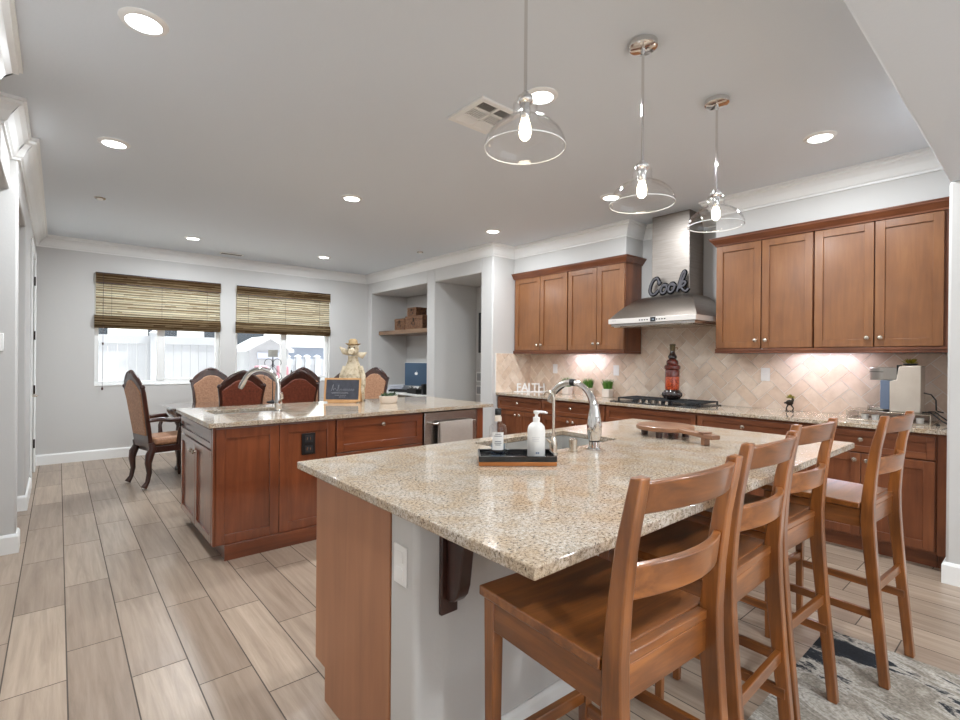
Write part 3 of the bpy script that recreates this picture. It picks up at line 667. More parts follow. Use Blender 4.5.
# ------------------------------------------------------------------ bar stools
def make_stool():
    t = thing('bar_stool', 'x', 'bar stool', (0, 0, 0), 'wooden bar stools along the island')
    hw = .201; SZ = .745
    # dished plank seat
    V = []; F = []; nx = 16; ys = [.0065+(.405-.0065)*j/12 for j in range(13)]; ny = len(ys)-1; y0, y1 = -.018, .405
    for k in (0, 1):
        for j in range(ny+1):
            for i in range(nx+1):
                u = i/nx; y = ys[j]; w = (y-y0)/(y1-y0); x = (hw+.005)*(2*u-1)
                dip = .006*(1-((u-.5)*2)**4)*max(0, 1-((w-.42)/.5)**2)
                V.append((x, y, SZ-dip if k else SZ-.026))
    n = (nx+1)*(ny+1)
    for j in range(ny):
        for i in range(nx):
            a = j*(nx+1)+i; F += [(n+a, n+a+1, n+a+nx+2, n+a+nx+1), (a+nx+1, a+nx+2, a+1, a)]
    ed = [i for i in range(nx+1)]+[j*(nx+1)+nx for j in range(1, ny+1)]+[ny*(nx+1)+i for i in range(nx-1, -1, -1)]+[j*(nx+1) for j in range(ny-1, 0, -1)]
    for a, c in zip(ed, ed[1:]+ed[:1]): F.append((a, c, n+c, n+a))
    so = MB().add(V, F).build('seat', M['st_x'], t, bevel=.004)
    bx(-hw+.034, hw-.034, -.018, .0064, SZ-.026, SZ-.0035).build('rear_edge', M['st_x'], so, bevel=.003)
    for ya in (.368, -.014): bx(-hw+.012, hw-.012, ya, ya+.02, .640, .7155).build('apron', M['st_x'], t, bevel=.002)
    for xa in (-hw+.006, hw-.026): bx(xa, xa+.02, .006, .375, .640, .7155).build('side_apron', M['st_y'], t, bevel=.002)
    # rear posts: bowed, with a bump where the seat meets
    back = [(-.098, 0), (-.080, .2), (-.062, .4), (-.050, .56), (-.044, .66), (-.042, .75), (-.048, .86), (-.061, .98), (-.086, 1.121)]
    wid = [.034, .037, .041, .046, .050, .046, .040, .035, .026]
    for s in (-1, 1):
        poly = [(y, z) for y, z in back]+[(y+w_, z) for (y, z), w_ in reversed(list(zip(back, wid)))]
        xa, xb = (hw-.033, hw) if s > 0 else (-hw, -hw+.033)
        mb = MB(); nb = len(back)
        Vv = []
        for (y, z), w_ in zip(back, wid): Vv += [(xa, y, z), (xb, y, z), (xb, y+w_, z), (xa, y+w_, z)]
        Fv = [(3, 2, 1, 0), tuple(4*(nb-1)+i for i in range(4))]
        for i in range(nb-1):
            for k in range(4): Fv.append((4*i+k, 4*i+(k+1) % 4, 4*i+4+(k+1) % 4, 4*i+4+k))
        mb.add(Vv, Fv).build('rear_leg', M['st_z'], t, bevel=.004)
        xa, xb = (hw-.038, hw-.002) if s > 0 else (-hw+.002, -hw+.038)
        p = .006
        MB().hexa([(xa+p, .352+p, 0), (xb-p, .352+p, 0), (xb-p, .390-p, 0), (xa+p, .390-p, 0), (xa, .352, .7155), (xb, .352, .7155), (xb, .392, .7155), (xa, .392, .7155)]).build('front_leg', M['st_z'], t, bevel=.003)
        MB().hexa([(s*(hw-.027)-.009, -.062, .262), (s*(hw-.027)+.009, -.062, .262), (s*(hw-.020)+.009, .356, .262), (s*(hw-.020)-.009, .356, .262),
                   (s*(hw-.027)-.009, -.062, .296), (s*(hw-.027)+.009, -.062, .296), (s*(hw-.020)+.009, .356, .296), (s*(hw-.020)-.009, .356, .296)]).build('side_stretcher', M['st_y'], t, bevel=.002)
    MB().box(-hw+.03, hw-.03, .362, .384, .300, .338).build('foot_rest', M['st_x'], t, bevel=.003)
    MB().box(-hw+.024, hw-.024, -.050, -.032, .375, .412).build('rear_stretcher', M['st_x'], t, bevel=.002)
    def rail(z0, z1, yc, name, crest):
        V = []; F = []; n = 18
        for i in range(n+1):
            u = i/n*2-1; x = u*(hw-.030); bow = -.040*(1-u*u); zt = z1+crest*(1-u*u)
            y = yc(z0)+bow; yt = yc(zt)+bow
            V += [(x, y-.010, z0+.008*(1-u*u)), (x, y+.010, z0+.008*(1-u*u)), (x, yt+.010, zt), (x, yt-.010, zt)]
        F = [(3, 2, 1, 0), tuple(4*n+i for i in range(4))]
        for i in range(n):
            for k in range(4): F.append((4*i+k, 4*i+(k+1) % 4, 4*i+4+(k+1) % 4, 4*i+4+k))
        MB().add(V, F).build(name, M['st_x'], t, bevel=.003)
    def yc(z):
        for (ya, za), (yb, zb), wa, wb in zip(back, back[1:], wid, wid[1:]):
            if za <= z <= zb: f = (z-za)/(zb-za); return ya+(yb-ya)*f+(wa+(wb-wa)*f)/2
        return back[-1][0]+.012
    rail(1.044, 1.108, yc, 'top_rail', .010); rail(.866, .938, yc, 'lower_rail', .006)
    return t
STOOLS = [(1.030, .574, -3.5, 'nearest wooden bar stool at the island corner'),
          (1.598, .616, 1, 'second nearest wooden bar stool, right behind the nearest one'),
          (2.156, .656, -2.6, 'third wooden bar stool, between the second and the farthest'),
          (2.791, .522, -3.8, 'farthest wooden bar stool, nearest the base cabinets, back legs on the rug edge')]
proto = make_stool()
for i, (x, y, a, lb) in enumerate(STOOLS):
    o = proto if i == 0 else copy_tree(proto)
    o.location = (x, y, .0024); o.rotation_euler = (0, 0, math.radians(a)); o['label'] = lb

# rug
m, t_, b_ = nt('abstract_rug'); v_ = coords(t_, (1, 1, 1), (0, 0, .25))
n1 = nd(t_, 'ShaderNodeTexNoise', Scale=2.6, Detail=8.0, Roughness=.68, Distortion=.9); 
mp_ = nd(t_, 'ShaderNodeMapping'); mp_.inputs['Scale'].default_value = (1.7, .6, 1); t_.links.new(v_, mp_.inputs[0]); t_.links.new(mp_.outputs[0], n1.inputs['Vector'])
r1 = ramp(t_, [(.437, (30, 34, 41)), (.470, (46, 51, 58)), (.492, (168, 162, 154)), (.51, (204, 198, 188)), (.57, (150, 142, 130)), (.62, (178, 170, 158)), (.72, (208, 202, 192))]); t_.links.new(n1.outputs['Fac'], r1.inputs['Fac'])
n2 = nd(t_, 'ShaderNodeTexNoise', Scale=90.0, Detail=3.0); t_.links.new(v_, n2.inputs['Vector'])
r2_ = ramp(t_, [(.3, (190, 186, 182)), (.6, (255, 255, 255))]); t_.links.new(n2.outputs['Fac'], r2_.inputs['Fac'])
x_ = nd(t_, 'ShaderNodeMix', data_type='RGBA', blend_type='MULTIPLY'); x_.inputs[0].default_value = .8; t_.links.new(r1.outputs['Color'], x_.inputs[6]); t_.links.new(r2_.outputs['Color'], x_.inputs[7])
t_.links.new(x_.outputs[2], b_.inputs['Base Color']); b_.inputs['Roughness'].default_value = .95; bump(t_, b_, n2.outputs['Fac'], .4, .004)
tag(bx(1.75, 2.95, -1.3, .745, .0003, .0022).build('rug', m), 'low rug with abstract black, grey and cream pattern under the stools', 'rug')

# ------------------------------------------------------------------ pendants
def make_pendant(dz=0):
    t = thing('pendant_light', 'x', 'pendant light', (0, 0, 0), 'clear glass pendants over the island')
    MB().lathe([(.0, -.03), (.055, -.03), (.064, -.024), (.064, -.0005)], (0, 0, 0), 36, cap=False).build('canopy', M['chrome'], t)
    MB().lathe([(.009, -.052), (.009, -.03)], (0, 0, 0), 14).tube([(0, 0, -.50-dz), (0, 0, -.05)], .0062, 12).build('rod', M['chrome'], t)
    MB().lathe([(.007, -.50), (.012, -.505), (.012, -.515), (.028, -.52), (.030, -.535), (.026, -.542), (.019, -.545), (.019, -.59), (.015, -.60)], (0, 0, -dz), 24).build('socket_cap', M['chrome'], t)
    out = [(.022, -.536), (.040, -.540), (.045, -.552), (.044, -.572), (.047, -.590), (.051, -.600), (.066, -.605), (.086, -.614), (.108, -.629), (.127, -.649), (.140, -.672), (.1455, -.690), (.1455, -.704)]
    inn = [(r-.003, z-.0012) for r, z in out[::-1]]
    MB().lathe(out+[(.1452, -.7065), (.1425, -.7065)]+inn, (0, 0, -dz), 56, cap=False).build('glass_shade', M['glass'], t)
    MB().lathe([(.1425, -.7035), (.1465, -.7035), (.1472, -.7055), (.1465, -.7075), (.1425, -.7075), (.1418, -.7055), (.1425, -.7035)], (0, 0, -dz), 56, cap=False).build('rolled_rim', mat('rim_glass', (246, 248, 248), .1, coat=1), t)
    MB().lathe([(.012, -.598), (.014, -.605), (.020, -.622), (.022, -.645), (.019, -.664), (.010, -.674), (0, -.677)], (0, 0, -dz), 24, cap=False).build('bulb', M['bulb'], t)
    return t
pr = make_pendant()
for i, (x, lb) in enumerate(((1.275, 'nearest clear glass pendant, its rod leaving the top of the frame'), (2.045, 'middle clear glass pendant over the island'), (2.805, 'farthest clear glass pendant, in front of the range hood chimney'))):
    o = pr if i == 0 else make_pendant(.040) if i == 1 else copy_tree(pr); o.location = (x, 1.253, CEIL); o['label'] = lb

# ------------------------------------------------------------------ range hood and cooktop
t = thing('range_hood', 'stainless chimney range hood with curved canopy', 'range hood', (4.7, 2.575, 1.70))
hy0, hy1, hx = 2.085, 3.001, 4.295; cy0, cy1, cx = 2.315, 2.715, 4.63
band = MB().box(hx, 4.92, hy0, hy1, 1.712, 1.760).build('fascia', mat('satin_fascia', (226, 220, 214), .5, metal=.7), t, bevel=.0012)
bx(hx+.02, 4.91, hy0+.02, hy1-.02, 1.684, 1.7118).build('filter_tray', M['steel'], t, bevel=.002)
for k in (0, 1): bx(hx+.10, 4.86, 2.16+.44*k, 2.16+.44*k+.40, 1.678, 1.6838).build('filter', M['nickel'], t)
for yy in (2.22, 2.94): MB().lathe([(0, 1.682), (.03, 1.682), (.032, 1.684)], (hx+.06, yy, 0), 20, cap=False).build('hood_lamp', mat('frosted_lens', (230, 228, 222), .5), t)
V = []; F = []; n = 14
for i in range(n+1):
    q = i/n; z = 1.7602+.233*(1-(1-q)**1.65); e = q
    ya, yb = hy0+(cy0-.015-hy0)*e, hy1+(cy1+.015-hy1)*e; xf = hx+.012+(cx-.027-hx)*q
    V += [(xf, ya, z), (xf, yb, z), (4.92, yb, z), (4.92, ya, z)]
F = [(3, 2, 1, 0), tuple(4*n+i for i in range(4))]
for i in range(n):
    for k in range(4): F.append((4*i+k, 4*i+(k+1) % 4, 4*i+4+(k+1) % 4, 4*i+4+k))
MB().add(V, F).build('canopy', noisy('canopy_steel', [(.3, (140, 130, 121)), (.7, (164, 154, 145))], 6, .34, metal=1, stretch=(1, 40, 40)), t, auto=30)
bx(cx, 4.92, cy0, cy1, 1.985, CEIL-.0005).build('chimney', noisy('chimney_steel', [(.3, (146, 138, 131)), (.7, (168, 159, 151))], 6, .42, metal=1, stretch=(1, 1, 40)), t, bevel=.006)
mp = faceX(hx)
pn = mbox(mp, 2.475, 2.53, -.001, 0, 1.716, 1.757).build('display', M['black'], t)
mk = MB()
for k in (-1, 1): mbox(mp, 2.502+k*.006-.003, 2.502+k*.006+.003, -.0014, -.001, 1.731, 1.741, mk)
mk.build('digits', mat('display_digits', (150, 160, 170), .4, emit=(150, 165, 180), estr=.6), pn)
for s in (0, 1):
    for k in range(4):
        yb = (2.555 if s else 2.375)+k*.027; mbox(mp, yb, yb+.014, -.001, 0, 1.730, 1.741).build('button', M['black'], t)
mk = MB()
for k in range(8): mbox(mp, 2.91+.006*k, 2.914+.006*k, -.0006, 0, 1.739, 1.745, mk)
mk.build('maker_mark', mat('grey_mark', (150, 146, 142), .5), t)

# script word sign on the canopy
t = thing('word_sign', 'dark grey script sign reading Cook standing on the hood canopy', 'sign', (4.58, 2.49, 1.985))
SGX, SGY, SGZ = 4.575, 2.72, 1.992
def strokes(name, paths, label=None):
    def P(u, v, d): return (SGX+d, SGY-u, SGZ+v)
    bk, fr = MB(), MB()
    for pth in paths:
        # smooth by Catmull-Rom
        Q = [pth[0]]+pth+[pth[-1]]; S = []
        for i in range(1, len(Q)-2):
            for k in range(6):
                s = k/6; a, b2, c, d = Q[i-1], Q[i], Q[i+1], Q[i+2]
                S.append(tuple(.5*((2*b2[j])+(-a[j]+c[j])*s+(2*a[j]-5*b2[j]+4*c[j]-d[j])*s*s+(-a[j]+3*b2[j]-3*c[j]+d[j])*s**3) for j in (0, 1)))
        S.append(pth[-1])
        bk.tube([P(u, v, 0) for u, v in S], .0205, 10, ell=((1, 0, 0), .5)); fr.tube([P(u, v, -.0085) for u, v in S], .0095, 10, ell=((1, 0, 0), .5))
    o = bk.build(name, mat('matte_black', (12, 12, 13), .9, spec=.1), t); fr.build('letter_face', mat('sign_grey', (88, 86, 90), .85, spec=.2), o)
def oval(u, v, a, b, sl): return [(u+a*math.cos(2.2+2*PI*k/10)+sl*b*math.sin(2.2+2*PI*k/10), v+b*math.sin(2.2+2*PI*k/10)) for k in range(11)]
strokes('letter_c', [[(.140, .140), (.122, .118), (.118, .150), (.098, .176), (.060, .160), (.030, .105), (.022, .05), (.045, .018), (.080, .022), (.118, .058)]])
strokes('letter_o', [oval(.172, .062, .030, .042, .25)+[(.215, .095)]])
strokes('letter_o', [oval(.254, .066, .030, .042, .25)+[(.300, .085)]])
strokes('letter_k', [[(.312, .022), (.335, .095), (.362, .180), (.384, .212), (.392, .190), (.360, .115), (.330, .05)], [(.340, .070), (.372, .112), (.398, .105), (.380, .075), (.352, .066), (.378, .030), (.405, .022), (.428, .048)]])

t = thing('gas_cooktop', 'black gas cooktop with cast-iron grates set in the granite', 'cooktop', (4.6, 2.56, CT))
bx(4.36, 4.86, 2.10, 3.02, CT+.0002, CT+.010).build('cooktop_body', mat('dark_steel', (70, 70, 72), .25, metal=.9), t, bevel=.003)
for gy0, gy1 in ((2.12, 2.41), (2.43, 2.69), (2.71, 3.0)):
    mb = MB(); z0, z1 = CT+.030, CT+.042
    for xx in (4.48, 4.57, 4.66, 4.75, 4.83): mb.box(xx-.006, xx+.006, gy0, gy1, z0, z1)
    for yy in (gy0+.007, (gy0+gy1)/2, gy1-.007): mb.box(4.474, 4.836, yy-.006, yy+.006, z0+.001, z1+.001)
    for xx in (4.48, 4.83):
        for yy in (gy0+.008, gy1-.008): mb.box(xx-.008, xx+.008, yy-.007, yy+.007, CT+.0102, z0)
    mb.build('grate', M['iron'], t, bevel=.002)
for xx, yy, r in ((4.58, 2.265, .04), (4.76, 2.265, .034), (4.66, 2.56, .05), (4.58, 2.855, .034), (4.76, 2.855, .04)):
    MB().lathe([(r, 0), (r, .008), (r*.8, .016), (0, .017)], (xx, yy, CT+.0102), 24, cap=False).build('burner', M['iron'], t)
for k in range(5): MB().lathe([(.019, 0), (.019, .006), (.015, .008), (.015, .026), (.012, .028)], (4.415, 2.42+.07*k, CT+.0102), 20).build('knob', M['nickel'], t)

# decorative layered bottle on the cooktop
bc = Vector((4.66, 2.497, CT+.0433))
t = thing('decorative_bottle', 'tall dark ornamental bottle filled with orange peppers on the cooktop', 'bottle', bc)
dk = mat('dark_glaze', (44, 34, 32), .2, coat=.6); rdg = noisy('dark_red_layers', [(.35, (40, 20, 18)), (.5, (110, 40, 26)), (.65, (70, 28, 24))], 90, .25, coat=.5)
orp = noisy('orange_pepper_fill', [(.35, (60, 18, 10)), (.5, (176, 62, 22)), (.7, (206, 96, 40))], 70, .3, coat=.5, bmp=.3)
MB().lathe([(0, 0), (.055, 0), (.080, .012), (.092, .035), (.092, .055), (.080, .078), (.066, .090)], bc, 36, cap=False).build('base_bulb', dk, t)
for k in range(14): a = 2*PI*k/14; MB().ball((bc.x+.086*math.cos(a), bc.y+.086*math.sin(a), bc.z+.045), (.016, .016, .022), 10, 8).build('boss', dk, t)
MB().lathe([(.066, .090), (.070, .100), (.070, .205), (.066, .215)], bc, 36).build('pepper_body', orp, t)
MB().lathe([(.067, .205), (.0715, .21), (.0715, .262), (.067, .27)], bc, 36).build('upper_band', rdg, t)
MB().lathe([(.060, .27), (.076, .275), (.080, .29), (.078, .305), (.066, .315), (.056, .32), (.060, .33), (.056, .352), (.044, .362), (.034, .37)], bc, 36).build('shoulder', rdg, t)
MB().lathe([(.034, .37), (.044, .378), (.044, .395), (.032, .41), (.024, .43), (.022, .44)], bc, 28).build('neck', dk, t)
MB().lathe([(.022, .44), (.026, .445), (.026, .49), (.030, .494), (.028, .505), (0, .508)], bc, 24, cap=False).build('cork', noisy('aged_cork', [(.3, (62, 52, 34)), (.7, (112, 96, 62))], 80, .8), t)
MB().tube([bc+Vector((0, -.026, .47)), bc+Vector((0, -.05, .475)), bc+Vector((-.01, -.062, .455))], .004, 8).build('tie', M['tan'], t)

for ch_ in [q for q in bpy.data.objects if q.parent is t]: ch_.scale = (.97, .97, 1.09)

# outlets on the tile
for y, lb in ((4.244, 'white outlet plate on the tile right above the FAITH letters'), (3.321, 'white switch plate on the tile above the rightmost potted grass'), (1.734, 'white outlet plate on the tile right of the cooktop')):
    t = thing('outlet', lb, 'outlet', (4.918, y, 1.225)); mp = faceX(4.912)
    mbox(mp, y-.038, y+.038, 0, .0058, 1.165, 1.285).build('plate', M['white'], t, bevel=.002)
    for z in (1.205, 1.247): mbox(mp, y-.018, y+.018, -.0015, 0, z-.016, z+.016).build('socket', M['white'], t, bevel=.001)

# FAITH letters
fp = Vector((4.62, 4.54, CT)); fd = Vector((.86, -.51, 0)).normalized(); fa = math.atan2(fd.y, fd.x)
t = thing('faith_sign', 'white freestanding letters reading FAITH on a white base strip', 'sign', fp)
o0 = Vector((4.545, 4.615, CT))
MB().cbox(o0+fd*.20+Vector((0, 0, .0065)), .42, .045, .012, fa).build('base_strip', M['white'], t, bevel=.002)
for k, (ch, w_) in enumerate(zip('FAITH', (.0, .068, .156, .206, .29))):
    cu = bpy.data.curves.new('letter', 'FONT'); cu.body = ch; cu.size = .145; cu.extrude = .009; cu.bevel_depth = .001; cu.offset = .0005
    tmp = bpy.data.objects.new('tmp', cu); COL.objects.link(tmp); bpy.context.view_layer.update()
    me = bpy.data.meshes.new_from_object(tmp.evaluated_get(bpy.context.evaluated_depsgraph_get())); bpy.data.objects.remove(tmp); me.materials.clear(); me.materials.append(M['white'])
    lo = bpy.data.objects.new('letter_'+ch.lower(), me); COL.objects.link(lo); lo.parent = t
    lo.location = o0+fd*(.02+w_)+Vector((0, 0, .014))-fp; lo.rotation_euler = (PI/2, 0, fa)

# potted grasses
gmat = attr_mat('grass_green', [(0, (58, 110, 36)), (.5, (96, 158, 52)), (1, (150, 196, 84))], .6, grain=(30, 30, 30), bmp=.05)
rg = random.Random(3)
for (x, y, lb) in ((4.83, 3.97, 'potted grass behind the faucet arch, leftmost of the three small pots'), (4.83, 3.65, 'potted grass in the middle of the three small square pots'), (4.83, 3.375, 'potted grass nearest the cooktop, rightmost of the three small pots')):
    t = thing('potted_grass', lb, 'potted plant', (x, y, CT), 'potted grasses on the cooking counter')
    z = CT+.0004; q = .050
    MB().hexa([(x-q+.006, y-q+.006, z), (x+q-.006, y-q+.006, z), (x+q-.006, y+q-.006, z), (x-q+.006, y+q-.006, z), (x-q, y-q, z+.095), (x+q, y-q, z+.095), (x+q, y+q, z+.095), (x-q, y+q, z+.095)]).build('pot', mat('pale_stone_pot', (214, 204, 194), .7), t, bevel=.003)
    mb = MB()
    for k in range(260):
        a, rr = rg.uniform(0, 2*PI), .047*math.sqrt(rg.random()); bx_, by_ = x+rr*math.cos(a), y+rr*math.sin(a); h = rg.uniform(.075, .125); ln = rg.uniform(.006, .045)
        dx, dy = ln*math.cos(a), ln*math.sin(a); px_, py_ = -math.sin(a+rg.uniform(-1, 1))*.0028, math.cos(a+rg.uniform(-1, 1))*.0028; zz = z+.092; rn = rg.random()
        mb.add([(bx_-px_, by_-py_, zz), (bx_+px_, by_+py_, zz), (bx_+dx*.5+px_*.8, by_+dy*.5+py_*.8, zz+h*.6), (bx_+dx*.5-px_*.8, by_+dy*.5-py_*.8, zz+h*.6), (bx_+dx, by_+dy, zz+h)], [(0, 1, 2, 3), (3, 2, 4)], rn)
    mb.build('grass', gmat, t)

# coffee machine on a glass pod drawer
t = thing('pod_drawer', 'clear low pod drawer with thin metal frame under the coffee machine', 'drawer', (4.70, .79, CT))
x0, x1, y0, y1, z0, z1 = 4.52, 4.86, .56, 1.03, CT+.0005, CT+.066
bx(x0, x1, y0, y1, z1, z1+.006).build('top_plate', M['nickel'], t, bevel=.001)
mb = MB()
for a, c in ((x0, y0), (x1, y0), (x1, y1), (x0, y1)): mb.tube([(a, c, z0), (a, c, z1)], .004, 8)
for a, c in (((x0, y0), (x1, y0)), ((x1, y0), (x1, y1)), ((x1, y1), (x0, y1)), ((x0, y1), (x0, y0))): mb.tube([(a[0], a[1], z0+.004), (c[0], c[1], z0+.004)], .003, 8)
mb.build('wire_frame', M['nickel'], t)
MB().box(x0+.006, x0+.010, y0+.006, y1-.006, z0+.006, z1-.008).box(x0+.010, x1-.02, y0+.006, y0+.010, z0+.006, z1-.008).box(x0+.01, x1-.02, y1-.010, y1-.006, z0+.006, z1-.008).build('clear_tray', M['glass'], t)
for k in range(6): MB().lathe([(.018, 0), (.023, .036), (.024, .038)], (x0+.05+.001*k, y0+.06+.062*k, z0+.006), 14).build('coffee_pod', M['white'], t)
t = thing('coffee_machine', 'silver pod coffee machine with grey head on the far right counter', 'coffee machine', (4.70, .78, CT+.073))
Z = CT+.0728
silver = noisy('silver_beige_body', [(.3, (196, 184, 170)), (.7, (210, 199, 186))], 5, .38, metal=.35)
MB().prism([(.665, Z), (.838, Z), (.838, Z+.222), (.800, Z+.230), (.792, Z+.30), (.785, Z+.33), (.665, Z+.335)], 'x', 4.615, 4.785).build('body', silver, t, bevel=.006)
MB().lathe([(0, .226), (.066, .226), (.071, .232), (.071, .312), (.064, .320), (0, .320)], (4.70, .900, Z), 40, cap=False).box(4.632, 4.768, .801, .900, Z+.230, Z+.318).build('brew_head', mat('satin_silver', (168, 163, 157), .3, metal=.95), t, auto=35)
MB().lathe([(.0722, .285), (.0722, .289)], (4.70, .900, Z), 40).build('seam_band', M['black'], t)
bx(4.63, 4.77, .793, .8005, Z+.270, Z+.339).build('hinge_plate', M['black'], t)
bx(4.632, 4.768, .8385, .895, Z+.012, Z+.2255).build('splash_panel', mat('slate_blue_panel', (104, 116, 136), .3), t, bevel=.004)
MB().lathe([(.064, 0), (.070, .004), (.070, .026), (.064, .030), (0, .030)], (4.70, .915, Z+.0005), 40, cap=False).build('drip_tray', M['steel'], t)
MB().tube([(4.72, .664, Z+.14), (4.73, .625, Z+.13), (4.735, .60, Z+.09), (4.735, .598, Z+.02), (4.74, .585, Z+.0105), (4.745, .56, Z+.006)], .0045, 8).build('power_cord', M['black'], t)
t.location.y -= .042
t = thing('power_cable', 'black cable trailing off the pod drawer towards the wall end', 'cable', (4.7, .5, CT))
MB().tube([(4.65, .62, CT+.078), (4.66, .58, CT+.080), (4.62, .545, CT+.06), (4.60, .51, CT+.03), (4.59, .47, CT+.006)], .005, 8).tube([(4.75, .60, CT+.078), (4.75, .565, CT+.080), (4.74, .53, CT+.05), (4.73, .49, CT+.02), (4.73, .46, CT+.006)], .0045, 8).build('cord', M['black'], t)
MB().tube([(4.55, .515, CT+.007), (4.55, .535, CT+.007)], .006, 8).build('plug', M['black'], t)
rg = random.Random(5)
t = thing('succulent_pot', 'little yellow-green succulent on top of the coffee machine', 'potted plant', (4.70, .735, Z+.3375))
MB().lathe([(.03, 0), (.042, .004), (.042, .012)], (4.70, .735, Z+.3375), 20).build('saucer', M['black'], t)
yg = attr_mat('yellow_green_leaf', [(0, (130, 128, 30)), (.5, (190, 176, 44)), (1, (226, 206, 70))], .5, grain=(30, 30, 30), bmp=.05)
mb = MB()
for k in range(40):
    a = rg.uniform(0, 2*PI); e = rg.uniform(.2, 1.2); c = Vector((4.70, .735+rg.uniform(-.02, .02), Z+.35)); d = Vector((math.cos(a)*math.cos(e), math.sin(a)*math.cos(e), math.sin(e))); s = Vector((-math.sin(a), math.cos(a), 0))*.008
    n0 = len(mb.v); mb.add([c, c+d*.022+s, c+d*.042, c+d*.022-s, c+d*.022+Vector((0, 0, .006))], [(0, 1, 4), (1, 2, 4), (2, 3, 4), (3, 0, 4)], rg.random())
mb.build('leaves', yg, t); t.location.y -= .042
# small bird-like figurine holding greens
fx, fy = 4.80, 1.50; z = CT
t = thing('figurine', 'small dark figurine topped with yellow greens by the tile', 'figurine', (fx, fy, z))
MB().tube([(fx, fy-.022, z+.004), (fx, fy-.03, z+.03), (fx, fy-.012, z+.058)], [.006, .005, .007], 8).tube([(fx, fy+.02, z+.004), (fx, fy+.024, z+.03), (fx, fy+.01, z+.058)], [.006, .005, .007], 8).box(fx-.012, fx+.012, fy-.034, fy+.028, z+.0004, z+.006).build('legs', M['bronze'], t)
MB().ball((fx, fy, z+.075), (.02, .03, .024), 14, 10).tube([(fx, fy+.02, z+.075), (fx, fy+.042, z+.07)], [.012, .005], 10).tube([(fx, fy-.012, z+.08), (fx, fy-.026, z+.10), (fx, fy-.02, z+.122)], [.016, .010, .008], 10).build('body', M['bronze'], t)
mb = MB(); rg = random.Random(9)
for k in range(34):
    a = rg.uniform(0, 2*PI); e = rg.uniform(.1, 1.3); c = Vector((fx, fy-.005, z+.112)); d = Vector((math.cos(a)*math.cos(e), math.sin(a)*math.cos(e), math.sin(e))); s = Vector((-math.sin(a), math.cos(a), 0))*.007
    mb.add([c, c+d*.02+s, c+d*.042, c+d*.02-s, c+d*.02+Vector((0, 0, .005))], [(0, 1, 4), (1, 2, 4), (2, 3, 4), (3, 0, 4)], rg.random())
mb.build('greens', yg, t)

# ------------------------------------------------------------------ things on the chalkboard counter
rr = Vector((.762, -.647, 0)); ra = math.atan2(rr.y, rr.x); nn = Vector((.647, .762, 0))       # along the board / away from the viewer
sc = Vector((2.06, 4.44, CT))
t = thing('chalkboard', 'small wood-framed chalkboard with white chalk writing on the back counter', 'chalkboard', sc)
def brd(u0, u1, z0, z1, d0, d1, tilt=.16):
    P = []
    for z in (z0, z1):
        for u, d in ((u0, d0), (u1, d0), (u1, d1), (u0, d1)): P.append(sc+rr*u+nn*(d+z*tilt)+Vector((0, 0, z)))
    return MB().hexa(P)
mb = MB()
for a in ((-.175, .175, .012, .030), (-.175, .175, .218, .236), (-.175, -.157, .030, .218), (.157, .175, .030, .218)):
    q = brd(*a, 0, .016); mb.add(q.v, q.f)
lw = wood('light_frame_wood', (212, 170, 120), (194, 148, 98), (166, 122, 78), 'z', rough=.5, coat=.1)
mb.build('frame', lw, t, bevel=.001)
slate = noisy('slate_board', [(.3, (52, 54, 62)), (.7, (72, 74, 84))], 20, .8)
o = brd(-.158, .158, .029, .219, .005, .012).build('slate', slate, t)
chalk = mat('chalk_white', (150, 152, 158), .9); ch = MB(); rg = random.Random(2)
def cs(pts):
    ch.tube([sc+rr*u+nn*(.0035+z*.16)+Vector((0, 0, z)) for u, z in pts], .0016, 6)
cs([(-.105, .11), (-.095, .16), (-.088, .175), (-.092, .14), (-.085, .115)]); cs([(-.085, .125), (-.07, .14), (-.06, .12), (-.05, .115)])
cs([(-.05, .11), (-.04, .165), (-.034, .17), (-.036, .13), (-.03, .112)]); cs([(-.025, .115), (-.015, .135), (-.005, .115), (.003, .125)])
for k in range(6): u = .01+.018*k; cs([(u, .113), (u+.005, .135), (u+.010, .118), (u+.016, .124)])
for row, (u0, u1) in ((.085, (-.10, .06)), (.066, (-.07, .04)), (.05, (-.03, .03))):
    u = u0
    while u < u1: cs([(u, row), (u+.004, row+.010), (u+.008, row), (u+.012, row+.008)]); u += .016
cs([(-.105, .096), (-.02, .101), (.05, .098)])
ch.build('chalk_writing', chalk, o)
MB().cbox(sc+nn*.02+Vector((0, 0, .0065)), .26, .07, .012, ra).build('base', lw, t, bevel=.002)
for s in (-1, 1): MB().hexa([sc+rr*(s*.15+q*.012)+nn*d+Vector((0, 0, z)) for z, (d0, d1) in ((.0008, (.13, .145)), (.21, (.056, .068))) for q, d in ((-1, d0), (1, d0), (1, d1), (-1, d1))]).build('easel_leg', lw, t)
# rustic figurine
fc = Vector((2.245, 4.585, CT)); stone = noisy('weathered_tan_resin', [(.28, (118, 102, 80)), (.45, (190, 174, 146)), (.7, (220, 208, 184))], 26, .7, bmp=.4)
t = thing('figurine', 'weathered tan animal figurine with hat and wide ears behind the chalkboard', 'figurine', fc)
MB().lathe([(0, 0), (.110, .0), (.122, .02), (.120, .10), (.108, .20), (.094, .28), (.076, .345), (.058, .39), (.050, .42), (.05, .45)], fc+Vector((0, 0, .0005)), 28, cap=False, sx=1, sy=.8).build('body', stone, t)
for s in (-1, 1): MB().tube([fc+rr*(s*.075)+Vector((0, 0, .345))-nn*.01, fc+rr*(s*.105)+Vector((0, 0, .25))-nn*.02, fc+rr*(s*.112)+Vector((0, 0, .16))-nn*.04, fc+rr*(s*.104)+Vector((0, 0, .08))-nn*.06], [.026, .026, .024, .018], 12).build('arm', stone, t)
